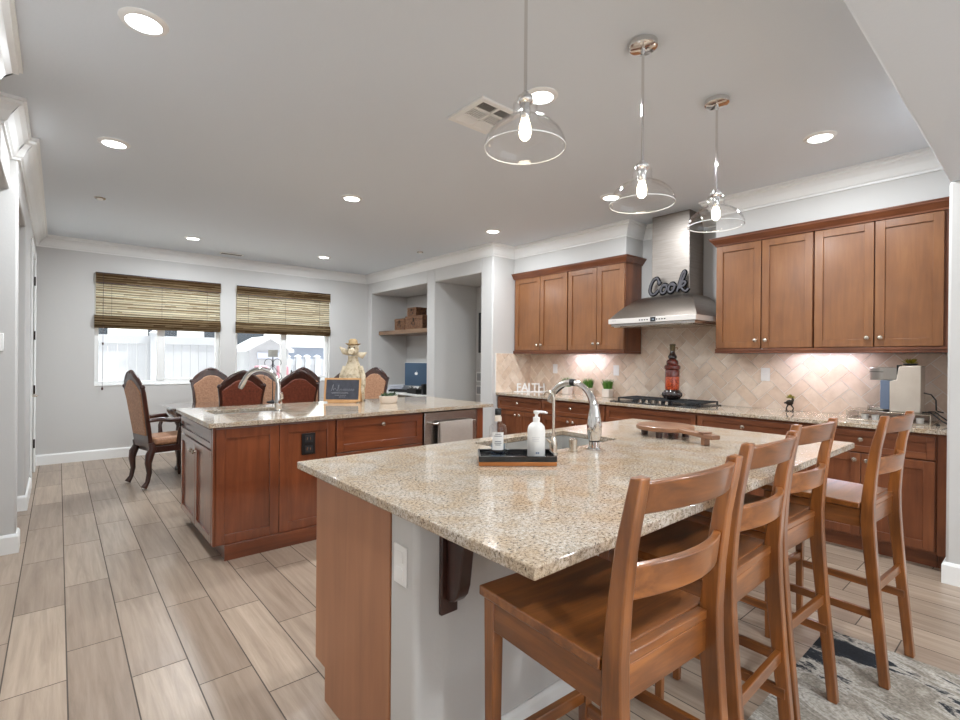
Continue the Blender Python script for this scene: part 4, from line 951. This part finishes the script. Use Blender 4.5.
hc = fc+Vector((0, 0, .52)); mb = MB().ball(hc, (.056, .056, .068), 18, 12)
mb.tube([hc-nn*.03-Vector((0, 0, .02)), hc-nn*.07-Vector((0, 0, .03)), hc-nn*.09-Vector((0, 0, .028))], [.036, .034, .028], 14).build('head', stone, t)
for s in (-1, 1):
    p0 = hc+rr*(s*.035)+Vector((0, 0, -.05)); p1 = hc+rr*(s*.09)+Vector((0, 0, -.055+(.03 if s < 0 else -.012))); p2 = hc+rr*(s*.135)+Vector((0, 0, (.02 if s < 0 else -.035)))
    MB().tube([p0, p1, p2], [.02, .032, .006], 12, ell=((nn.x, nn.y, 0), .35)).build('ear', stone, t)
MB().lathe([(.0, .035), (.050, .035), (.080, .050), (.077, .055), (.048, .052), (.044, .085), (.028, .10), (0, .102)], hc-nn*.005, 26, cap=False, sx=1, sy=.8).build('hat', noisy('worn_hat', [(.3, (128, 106, 76)), (.7, (186, 160, 118))], 30, .8), t)
for s in (-1, 1): MB().ball(hc-nn*.05+rr*(s*.022)+Vector((0, 0, .012)), .008, 8, 6).build('eye', M['black'], t)
pp = fc-nn*.105; MB().lathe([(.012, 0), (.012, .004)], pp+Vector((0, 0, .26)), 10).build('button', M['dark_wood'], t)
# planter
pc = Vector((2.40, 4.15, CT)); t = thing('planter_bowl', 'low beige bowl planter with green succulents near the dishwasher', 'potted plant', pc)
MB().lathe([(0, .0), (.075, .0), (.086, .01), (.096, .07), (.092, .072), (.086, .062), (0, .060)], pc+Vector((0, 0, .0005)), 36, cap=False, sx=1, sy=.7).build('bowl', M['cream'], t)
mb = MB(); rg = random.Random(4)
dg = attr_mat('succulent_green', [(0, (40, 62, 34)), (.5, (74, 104, 62)), (1, (120, 150, 104))], .5, grain=(30, 30, 30), bmp=.05)
for cx_, cy_, q in ((-.06, .0, 1), (-.02, .02, 1.1), (.02, -.015, 1), (.06, .01, 1.15), (0, -.03, .8), (.04, .03, .9), (-.04, -.025, .8)):
    for k in range(16):
        a = rg.uniform(0, 2*PI); e = rg.uniform(.15, 1.2); c = pc+Vector((cx_, cy_, .064)); d = Vector((math.cos(a)*math.cos(e), math.sin(a)*math.cos(e), math.sin(e))); s = Vector((-math.sin(a), math.cos(a), 0))*.008
        mb.add([c, c+d*.024*q+s, c+d*.044*q, c+d*.024*q-s, c+d*.022*q+Vector((0, 0, .007))], [(0, 1, 4), (1, 2, 4), (2, 3, 4), (3, 0, 4)], rg.random())
mb.build('succulents', dg, t)

# ------------------------------------------------------------------ dining set
def make_chair(arms, cloth):
    t = thing('dining_chair', 'x', 'dining chair', (0, 0, 0), 'carved dining chairs')
    dw = M['dark_wood']
    half = [(.195, .40), (.205, .60), (.222, .90), (.236, 1.00), (.232, 1.03), (.205, 1.045), (.180, 1.052), (.165, 1.085), (.125, 1.120), (.085, 1.150), (.045, 1.166), (0, 1.172)]
    inn = [(.172, .53), (.196, .90), (.207, .985), (.170, 1.012), (.120, 1.050), (.085, 1.080), (.045, 1.096), (0, 1.102)]
    ty = lambda z: -.13*(z-.45)-.06*max(0, z-.8)
    def slab(hf, d0, d1, name, m, parent, bev):
        pl = hf+[(-x, z) for x, z in hf[-2::-1]]; n = len(pl)
        V = [(x, ty(z)+d0, z) for x, z in pl]+[(x, ty(z)+d1, z) for x, z in pl]
        return MB().add(V, [tuple(range(n-1, -1, -1)), tuple(range(n, 2*n))]+[(i, (i+1) % n, n+(i+1) % n, n+i) for i in range(n)]).build(name, m, parent, bevel=bev)
    bf = slab(half, -.018, .020, 'back_frame', dw, t, .006)
    slab(inn, -.028, .034, 'back_panel', cloth, t, .010)
    mb = MB()
    for s in (-1, 1):
        mb.tube([(s*x, ty(z)-.0, z) for x, z in ((.205, 1.045), (.17, 1.085), (.11, 1.13), (.05, 1.172), (.02, 1.185))], [.016, .02, .024, .02, .01], 10)
        mb.ball((s*.226, ty(1.03), 1.03), (.022, .026, .026), 10, 8)
    mb.ball((0, ty(1.18)+.005, 1.178), (.045, .024, .026), 14, 10)
    mb.build('carved_crest', dw, bf)
    MB().prism([(-.215, .02), (.215, .02), (.245, .47), (-.245, .47)], 'z', .355, .425).build('seat_rail', dw, t, bevel=.008)
    MB().prism([(-.205, .03), (.205, .03), (.238, .462), (-.238, .462)], 'z', .4255, .505).build('seat_cushion', cloth, t, bevel=.028)
    for s in (-1, 1):
        MB().tube([(s*.205, .0, .46), (s*.205, .012, .40), (s*.212, -.016, .335), (s*.213, -.028, .26), (s*.212, -.018, .16), (s*.214, -.034, .07), (s*.215, -.066, .016)], [.028, .034, .040, .032, .024, .021, .030], 12).build('rear_leg', dw, t)
        MB().tube([(s*.225, .435, .38), (s*.238, .450, .32), (s*.240, .450, .22), (s*.230, .436, .10), (s*.236, .450, .035), (s*.240, .462, .014)], [.036, .040, .032, .022, .022, .028], 12).build('front_leg', dw, t)
        if arms:
            MB().tube([(s*.215, -.02, .69), (s*.245, .07, .70), (s*.255, .16, .682), (s*.262, .24, .685), (s*.275, .31, .68), (s*.275, .335, .655)], [.02, .021, .022, .024, .026, .018], 12).tube([(s*.270, .29, .67), (s*.252, .25, .58), (s*.238, .25, .50), (s*.236, .25, .42)], [.02, .018, .022, .024], 12).build('arm', dw, t)
    return t
ch_l = make_chair(False, M['shaded_tan']); ch_t = make_chair(False, M['tan']); ch_a = make_chair(True, M['tan'])
used = set()
def put(p, x, y, a, lb):
    o = p if p.name not in used else copy_tree(p); used.add(p.name); used.add(o.name)
    o.location = (x, y, 0); o.rotation_euler = (0, 0, math.radians(a)); o['label'] = lb
put(ch_l, 1.51, 5.80, 0, 'dining chair with back coloured dark red-brown as in shade, left of the curved counter faucet')
put(ch_l, 2.115, 5.80, 0, 'dining chair with back coloured dark red-brown as in shade, between the counter faucet and chalkboard')
put(ch_l, 2.72, 5.80, 0, 'dining chair mostly hidden behind the chalkboard and tan figurine')
put(ch_t, 1.52, 7.10, 180, 'tan-backed dining chair on the window side below the left window')
put(ch_t, 2.13, 7.10, 180, 'dining chair on the window side glimpsed behind the faucet arch')
put(ch_t, 2.74, 7.10, 180, 'dining chair on the window side behind the chalkboard')
put(ch_a, .675, 6.18, -77, 'carved dining armchair at the left table end, standing in the walkway')
put(ch_a, 3.70, 6.90, 122, 'carved dining armchair at the right table end beside the alcove')
TX0, TX1, TY0, TY1 = .94, 3.22, 6.20, 6.98
t = thing('dining_table', 'dark carved dining table with glossy top behind the chalkboard counter', 'table', (2.12, 6.5, 0))
def rrect(x0, x1, y0, y1, r, n=6):
    P = []
    for cx_, cy_, a0 in ((x1-r, y1-r, 0), (x0+r, y1-r, PI/2), (x0+r, y0+r, PI), (x1-r, y0+r, 1.5*PI)):
        for i in range(n+1): a = a0+PI/2*i/n; P.append((cx_+r*math.cos(a), cy_+r*math.sin(a)))
    return P
MB().prism(rrect(TX0, TX1, TY0, TY1, .16), 'z', .742, .772).build('tabletop', mat('polished_dark_top', (70, 44, 36), .06, coat=1, spec=.9), t, bevel=.008)
ap = MB().prism(rrect(TX0+.05, TX1-.05, TY0+.05, TY1-.05, .13), 'z', .655, .7415).build('apron', M['dark_wood'], t, bevel=.006)
pc_ = mat('pale_carving', (186, 178, 172), .5); mb = MB()
for k in range(6):
    yy = TY0+.14+.1*k; mb.tube([(TX0+.05, yy-.03, .68), (TX0+.042, yy, .715), (TX0+.05, yy+.03, .68)], .008, 8)
mb.build('carving', pc_, ap); mb = MB()
for k in range(19):
    xx = TX0+.2+.103*k; mb.tube([(xx-.03, TY0+.05, .68), (xx, TY0+.042, .715), (xx+.03, TY0+.05, .68)], .008, 8)
mb.build('carving', pc_, ap)
for x in (TX0+.17, TX1-.17):
    for y in (TY0+.17, TY1-.17):
        MB().lathe([(.05, .0005), (.055, .02), (.038, .05), (.034, .12), (.052, .22), (.060, .34), (.045, .46), (.040, .52), (.058, .56), (.060, .655)], (x, y, 0), 24).build('leg', M['dark_wood'], t)
tl = Vector((2.08, 6.50, .7725)); t = thing('table_lamp', 'small lamp with grey shade on a black scroll stand, in front of the right window', 'lamp', tl)
MB().lathe([(.07, 0), (.07, .008), (.02, .018), (.006, .03), (.006, .58)], tl, 20).build('stand', M['iron'], t)
mb = MB()
for s in (-1, 1):
    c = tl+rr*(s*.055)+Vector((0, 0, .50)); mb.tube(arc(c, .05, -.2*PI, 1.35*PI, 18, rr*s, (0, 0, 1)), .0038, 8)
    mb.tube([tl+Vector((0, 0, .47)), tl+rr*(s*.05)+Vector((0, 0, .40)), tl+rr*(s*.10)+Vector((0, 0, .36)), tl+rr*(s*.115)+Vector((0, 0, .31)), tl+rr*(s*.09)+Vector((0, 0, .285))], .0038, 8)
mb.build('scroll', M['iron'], t)
MB().lathe([(.06, .575), (.055, .665)], tl, 28).build('lamp_shade', noisy('grey_linen', [(.3, (168, 168, 160)), (.7, (194, 194, 186))], 90, .9), t)

# ------------------------------------------------------------------ woven roman shades
m = bpy.data.materials.new('woven_reed'); m.use_nodes = True; q = m.node_tree; q.nodes.clear()
at = nd(q, 'ShaderNodeAttribute', attribute_name='rnd')
rp = ramp(q, [(0, (52, 36, 24)), (.25, (98, 74, 50)), (.5, (178, 156, 120)), (1, (255, 247, 222))]); q.links.new(at.outputs['Fac'], rp.inputs['Fac'])
df = nd(q, 'ShaderNodeBsdfDiffuse'); tr = nd(q, 'ShaderNodeBsdfTranslucent'); mx = nd(q, 'ShaderNodeMixShader'); ou = nd(q, 'ShaderNodeOutputMaterial'); mx.inputs[0].default_value = .42
q.links.new(rp.outputs[0], df.inputs[0]); q.links.new(rp.outputs[0], tr.inputs[0]); q.links.new(df.outputs[0], mx.inputs[1]); q.links.new(tr.outputs[0], mx.inputs[2]); q.links.new(mx.outputs[0], ou.inputs[0])
M['reed'] = m
rg = random.Random(11)
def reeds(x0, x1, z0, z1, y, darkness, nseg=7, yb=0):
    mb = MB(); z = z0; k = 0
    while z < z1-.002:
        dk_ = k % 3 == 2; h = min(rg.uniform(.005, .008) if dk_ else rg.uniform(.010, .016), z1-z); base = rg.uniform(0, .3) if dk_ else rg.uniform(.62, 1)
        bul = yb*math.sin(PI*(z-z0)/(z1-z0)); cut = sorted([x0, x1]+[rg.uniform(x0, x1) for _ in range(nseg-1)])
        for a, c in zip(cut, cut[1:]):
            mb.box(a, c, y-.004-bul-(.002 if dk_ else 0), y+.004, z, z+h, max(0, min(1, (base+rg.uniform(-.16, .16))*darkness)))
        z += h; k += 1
    return mb
for (x0, x1), lb, cdx in ((wx[0], 'woven bamboo roman shade half lowered over the left window', True), (wx[1], 'woven bamboo roman shade half lowered over the right window', False)):
    t = thing('roman_shade', lb, 'window shade', ((x0+x1)/2, 8.04, 2.1), 'woven bamboo shades on the windows')
    reeds(x0+.012, x1-.008, 1.84, 2.40, 8.066, 1.0).build('shade_panel', M['reed'], t)
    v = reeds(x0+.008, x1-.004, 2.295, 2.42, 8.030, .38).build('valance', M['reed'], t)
    MB().box(x0+.008, x1-.004, 8.024, 8.036, 2.284, 2.2955).build('valance_binding', M['dark_wood'], v)
    MB().box(x0+.008, x1-.004, 8.024, 8.036, 2.409, 2.4225).build('valance_binding', M['dark_wood'], v)
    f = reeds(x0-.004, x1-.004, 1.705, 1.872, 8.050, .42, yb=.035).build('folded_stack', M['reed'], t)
    mb = MB()
    for u in (.12, .5, .88): mb.box(x0+(x1-x0)*u-.0012, x0+(x1-x0)*u+.0012, 8.058, 8.0605, 1.872, 2.284)
    mb.build('stitch_cord', M['dark_wood'], t)
    if cdx:
        c = MB().tube([(x0+.085, 8.018, 2.40), (x0+.085, 8.015, 1.6), (x0+.08, 8.018, .93)], .0022, 6).build('pull_cord', M['dark_wood'], t)
        MB().lathe([(.004, 0), (.011, -.012), (.011, -.035), (.006, -.04)], (x0+.08, 8.018, .94), 12).lathe([(.004, 0), (.010, -.01), (.010, -.03), (.006, -.034)], (x0+.085, 8.016, 1.52), 12).build('cord_tassel', M['dark_wood'], c)

# ------------------------------------------------------------------ desk alcove and passage
t = tag(bx(4.37, 4.9495, 6.1815, 7.9185, 1.755, 1.822).build('floating_shelf', M['shelf'], bevel=.003), 'thick wooden floating shelf with storage boxes in the alcove', 'shelf')
boxm = noisy('brown_woven_box', [(.3, (48, 32, 22)), (.5, (104, 70, 46)), (.75, (150, 108, 74))], 40, .7, bmp=.4, stretch=(1, 1, 2.5))
for (y0, y1, z0, z1, x0, x1, lb) in ((7.135, 7.455, 1.8225, 2.02, 4.42, 4.68, 'small brown trunk box on the shelf, left of the wider one'), (6.60, 7.115, 1.8225, 2.045, 4.42, 4.70, 'wide brown trunk box on the alcove shelf under the top one'), (6.83, 7.10, 2.0455, 2.19, 4.45, 4.66, 'brown box stacked on top of the wide trunk on the shelf')):
    t = thing('storage_box', lb, 'box', ((x0+x1)/2, (y0+y1)/2, z0), 'brown boxes on the alcove shelf'); h = z1-z0
    bx(x0, x1, y0, y1, z0, z0+h*.72).build('body', boxm, t, bevel=.005)
    bx(x0-.004, x1+.004, y0-.004, y1+.004, z0+h*.7205, z1).build('lid', boxm, t, bevel=.012)
    MB().box(x0-.008, x0-.0045, (y0+y1)/2-.018, (y0+y1)/2+.018, z0+h*.55, z0+h*.85).build('clasp', M['bronze'], t)
    MB().tube(arc(((x0-.006), (y0+y1)/2, z0+h*.5), .05, PI, 2*PI, 8, (0, 1, 0), (0, 0, 1)), .005, 8).build('handle', M['dark_wood'], t)
t = thing('desk', 'white built-in desk in the alcove below the wooden shelf', 'desk', (4.6, 7.05, 0))
bx(4.36, 4.9495, 6.1815, 7.9185, .73, .765).build('desk_top', M['white'], t, bevel=.004)
for y in (6.2, 7.86): bx(4.40, 4.93, y, y+.04, .0005, .7295).build('side_panel', M['white'], t)
DZ = .7655
mc = Vector((4.74, 7.24, DZ)); t = thing('computer_monitor', 'slate-blue all-in-one computer monitor with white fruit logo on the alcove desk', 'monitor', mc)
md = Vector((.35, -.937, 0)).normalized(); ma = math.atan2(md.y, md.x); mn = Vector((md.y, -md.x, 0))
MB().cbox(mc+Vector((0, 0, .30)), .50, .022, .40, ma).build('screen_back', mat('slate_blue_metal', (72, 94, 118), .3, metal=.3), t, bevel=.006)
MB().cbox(mc-mn*.006+Vector((0, 0, .30)), .512, .012, .412, ma).build('light_bezel', M['white'], t, bevel=.003)
MB().cbox(mc-mn*.05+Vector((0, 0, .1)), .12, .02, .19, ma).cbox(mc-mn*.03+Vector((0, 0, .004)), .16, .14, .006, ma).build('stand', M['steel'], t)
lg = MB(); e3 = (abs(mn.x), abs(mn.y))
lc = mc+mn*.0125+Vector((0, 0, .315))
P = []
for i in range(20):
    a = 2*PI*i/20; r = .030*(1-.12*math.cos(2*a+PI))*(1-.18*math.exp(-((a-PI/2)/.3)**2)-.12*math.exp(-((a-1.5*PI)/.3)**2)-.20*math.exp(-(min(a, 2*PI-a)/.35)**2)); P.append(lc+md*(r*math.cos(a))+Vector((0, 0, r*math.sin(a))))
lg.add(P, [tuple(range(20))]); s0 = lc+Vector((0, 0, .030))
lg.add([s0, s0+md*.010+Vector((0, 0, .006)), s0+md*.014+Vector((0, 0, .020)), s0+md*.003+Vector((0, 0, .012))], [(0, 1, 2, 3)]); lg.build('fruit_logo', M['white'], t)
t = thing('card_stand', 'little white card leaning in front of the blue monitor', 'card', (4.60, 7.02, DZ))
MB().cbox((4.60, 7.02, DZ+.055), .10, .004, .105, ma).build('card', M['white'], t)
t = thing('keyboard', 'black keyboard with raised keys on the alcove desk', 'keyboard', (4.50, 7.35, DZ))
MB().cbox((4.50, 7.35, DZ+.016), .44, .16, .03, ma).build('case', M['black'], t, bevel=.004)
mb = MB()
for i in range(12):
    for j in range(4): mb.cbox(Vector((4.50, 7.35, DZ+.036))+md*((i-5.5)*.034)+mn*((j-1.5)*.034), .026, .026, .008, ma)
mb.build('keys', M['iron'], t)
t = thing('desk_organizer', 'black wire desk organizer full of cables and pens by the monitor', 'organizer', (4.46, 6.86, DZ))
MB().ring(4.39, 4.55, 6.72, 7.0, (4.398, 4.542, 6.728, 6.992), DZ+.001, DZ+.075).box(4.39, 4.55, 6.72, 7.0, DZ+.0004, DZ+.004).build('basket', M['black'], t)
rg = random.Random(8); mb = MB()
for k in range(9):
    y = 6.75+.026*k; mb.tube([(4.43, y, DZ+.01), (4.44+rg.uniform(-.02, .05), y+rg.uniform(-.05, .05), DZ+rg.uniform(.08, .12)), (4.50, y+.02, DZ+.06)], .006, 8)
mb.build('cable_bundle', M['iron'], t)
t = thing('desk_speaker', 'slim black upright speaker at the alcove pillar edge of the desk', 'speaker', (4.45, 6.56, DZ))
bx(4.40, 4.50, 6.53, 6.59, DZ+.0004, DZ+.17).build('cabinet', M['black'], t, bevel=.004); MB().lathe([(.02, 0), (.026, .003)], (0, 0, 0), 16) 
bx(4.397, 4.3995, 6.537, 6.583, DZ+.02, DZ+.15).build('grille', M['iron'], t)
t = thing('paper_stack', 'pale stack of papers lying left of the black keyboard', 'papers', (4.6, 7.68, DZ))
for k in range(3): MB().cbox((4.62+.01*k, 7.66, DZ+.02+.035*k), .30, .22, .028, ma+.1*k).build('folder', mat('pale_folder', (196, 198, 206), .7), t)
def frame_pic(y0, y1, z0, z1, lb, m, cat='picture'):
    t = thing('picture_frame', lb, cat, (5.01, (y0+y1)/2, (z0+z1)/2))
    bx(4.992, 5.0195, y0, y1, z0, z1).build('frame', m, t, bevel=.003)
    bx(4.990, 4.992, y0+.02, y1-.02, z0+.02, z1-.02).build('picture', mat('print_grey', (60, 60, 62) if m is M['black'] else (150, 150, 150), .5), t)
frame_pic(5.50, 5.885, 1.44, 2.065, 'tall black framed panel on the passage wall right of the alcove', M['black'])
frame_pic(5.70, 5.93, .985, 1.14, 'upper of two small white framed pictures below the black panel', M['white'])
frame_pic(5.74, 5.935, .78, .93, 'lower of two small white framed pictures below the black panel', M['white'])

# ------------------------------------------------------------------ outside the windows
o = struct(bx(-8, 14, 8.22, 26, -.3, -.16).build('ground_patio', mat('pale_concrete', (222, 220, 216), .9)))
vinyl = mat('white_vinyl', (170, 171, 176), .45)
def fence(x0, x1, y, top, posts, label, step=.15):
    t = thing('fence', label, 'fence', ((x0+x1)/2, y, -.16))
    mb = MB(); x = x0
    while x < x1-.01: mb.box(x, min(x+step-.006, x1), y, y+.03, -.15, top-.14); x += step
    mb.build('board_panel', vinyl, t)
    MB().box(x0, x1, y-.015, y+.045, top-.16, top).box(x0, x1, y-.012, y+.042, -.1, .04).build('rail', vinyl, t, bevel=.004)
    for p in posts:
        q = bx(p-.065, p+.065, y-.05, y+.08, -.16, top+.06).build('post', vinyl, t, bevel=.004)
        MB().hexa([(p-.08, y-.065, top+.0605), (p+.08, y-.065, top+.0605), (p+.08, y+.095, top+.0605), (p-.08, y+.095, top+.0605), (p-.02, y, top+.11), (p+.02, y, top+.11), (p+.02, y+.03, top+.11), (p-.02, y+.03, top+.11)]).build('post_cap', vinyl, t)
fence(-5, 2.88, 11.5, 1.74, (-1.1, 1.42), 'white vinyl privacy fence outside, across the left window')
fence(4.05, 7.5, 12.5, 1.30, (4.34, 4.615, 4.846, 5.109, 5.4), 'low white fence with slim posts outside the right window')
t = thing('garden_shed', 'white gabled garden shed outside the right window', 'shed', (3.45, 11.3, -.16))
MB().prism([(3.04, -.16), (3.86, -.16), (3.86, 1.50), (3.45, 1.74), (3.04, 1.50)], 'y', 11.02, 12.2).build('walls', vinyl, t)
rf = mat('pale_grey_roof', (206, 208, 212), .7)
for s in (-1, 1): MB().prism([(3.45, 1.74), (3.45, 1.80), (3.45+s*.50, 1.51), (3.45+s*.50, 1.45)], 'y', 10.93, 12.3).build('roof_slope', rf, t)
bx(3.22, 3.68, 11.0, 11.0195, -.15, 1.30).build('door', vinyl, t, bevel=.004); bx(3.20, 3.70, 10.995, 11.0195, 1.31, 1.44).build('shadow_panel', mat('lavender_shadow', (190, 194, 210), .6), t)  # lavender panel over the door is a painted shadow
t = thing('garage', 'plain garage coloured blue-grey as in shade beyond the low white fence', 'building', (6.0, 14.5, -.16))
bx(4.2, 9.5, 13.6, 16, -.16, 1.62).build('wall', mat('shaded_siding', (150, 156, 170), .8), t); MB().box(4.1, 9.6, 13.5, 16.1, 1.6205, 1.70).build('roof_edge', M['white'], t)  # blue-grey wall colour has the shade on the garage in it
t = thing('neighbour_house', 'pale neighbouring house rising behind the white fence', 'building', (2, 17, -.16))
bx(-8, 13, 16.6, 22, -.16, 6.5).build('wall', mat('pale_stucco', (226, 224, 220), .9), t)
for x0, x1 in ((.45, 1.0), (1.9, 2.6), (3.3, 3.8), (4.2, 5.0), (-1.5, -.7)):
    w = bx(x0-.08, x1+.08, 16.54, 16.5995, 1.52, 3.2).build('window_frame', M['white'], t); bx(x0, x1, 16.52, 16.54, 1.6, 3.12).build('window_glass', mat('dark_window', (60, 64, 70), .1), w)
red = noisy('faded_red_cushion', [(.3, (170, 120, 132)), (.7, (188, 140, 150))], 30, .9)
for x, lb in ((2.93, 'red-cushioned patio chair outside, nearer the left of the right window'), (3.335, 'red-cushioned patio chair outside, behind the window mullion')):
    t = thing('patio_chair', lb, 'patio chair', (x, 9.8, -.16)); z = -.16
    MB().box(x-.12, x+.12, 9.80, 9.86, z+.95, z+1.34).build('back_cushion', red, t, bevel=.02); bx(x-.2, x+.2, 9.87, 10.3, z+.42, z+.52).build('seat_cushion', red, t, bevel=.02)
    for dx in (-.18, .18):
        MB().tube([(x+dx, 9.87, z), (x+dx, 9.87, z+1.25)], .016, 8).build('leg', M['iron'], t); MB().tube([(x+dx, 10.28, z), (x+dx, 10.28, z+.42)], .016, 8).build('leg', M['iron'], t)
    MB().tube([(x-.18, 9.87, z+1.15), (x+.18, 9.87, z+1.15)], .012, 8).tube([(x-.18, 9.87, z+.41), (x+.18, 9.87, z+.41)], .012, 8).tube([(x-.18, 10.28, z+.41), (x+.18, 10.28, z+.41)], .012, 8).build('frame', M['iron'], t)
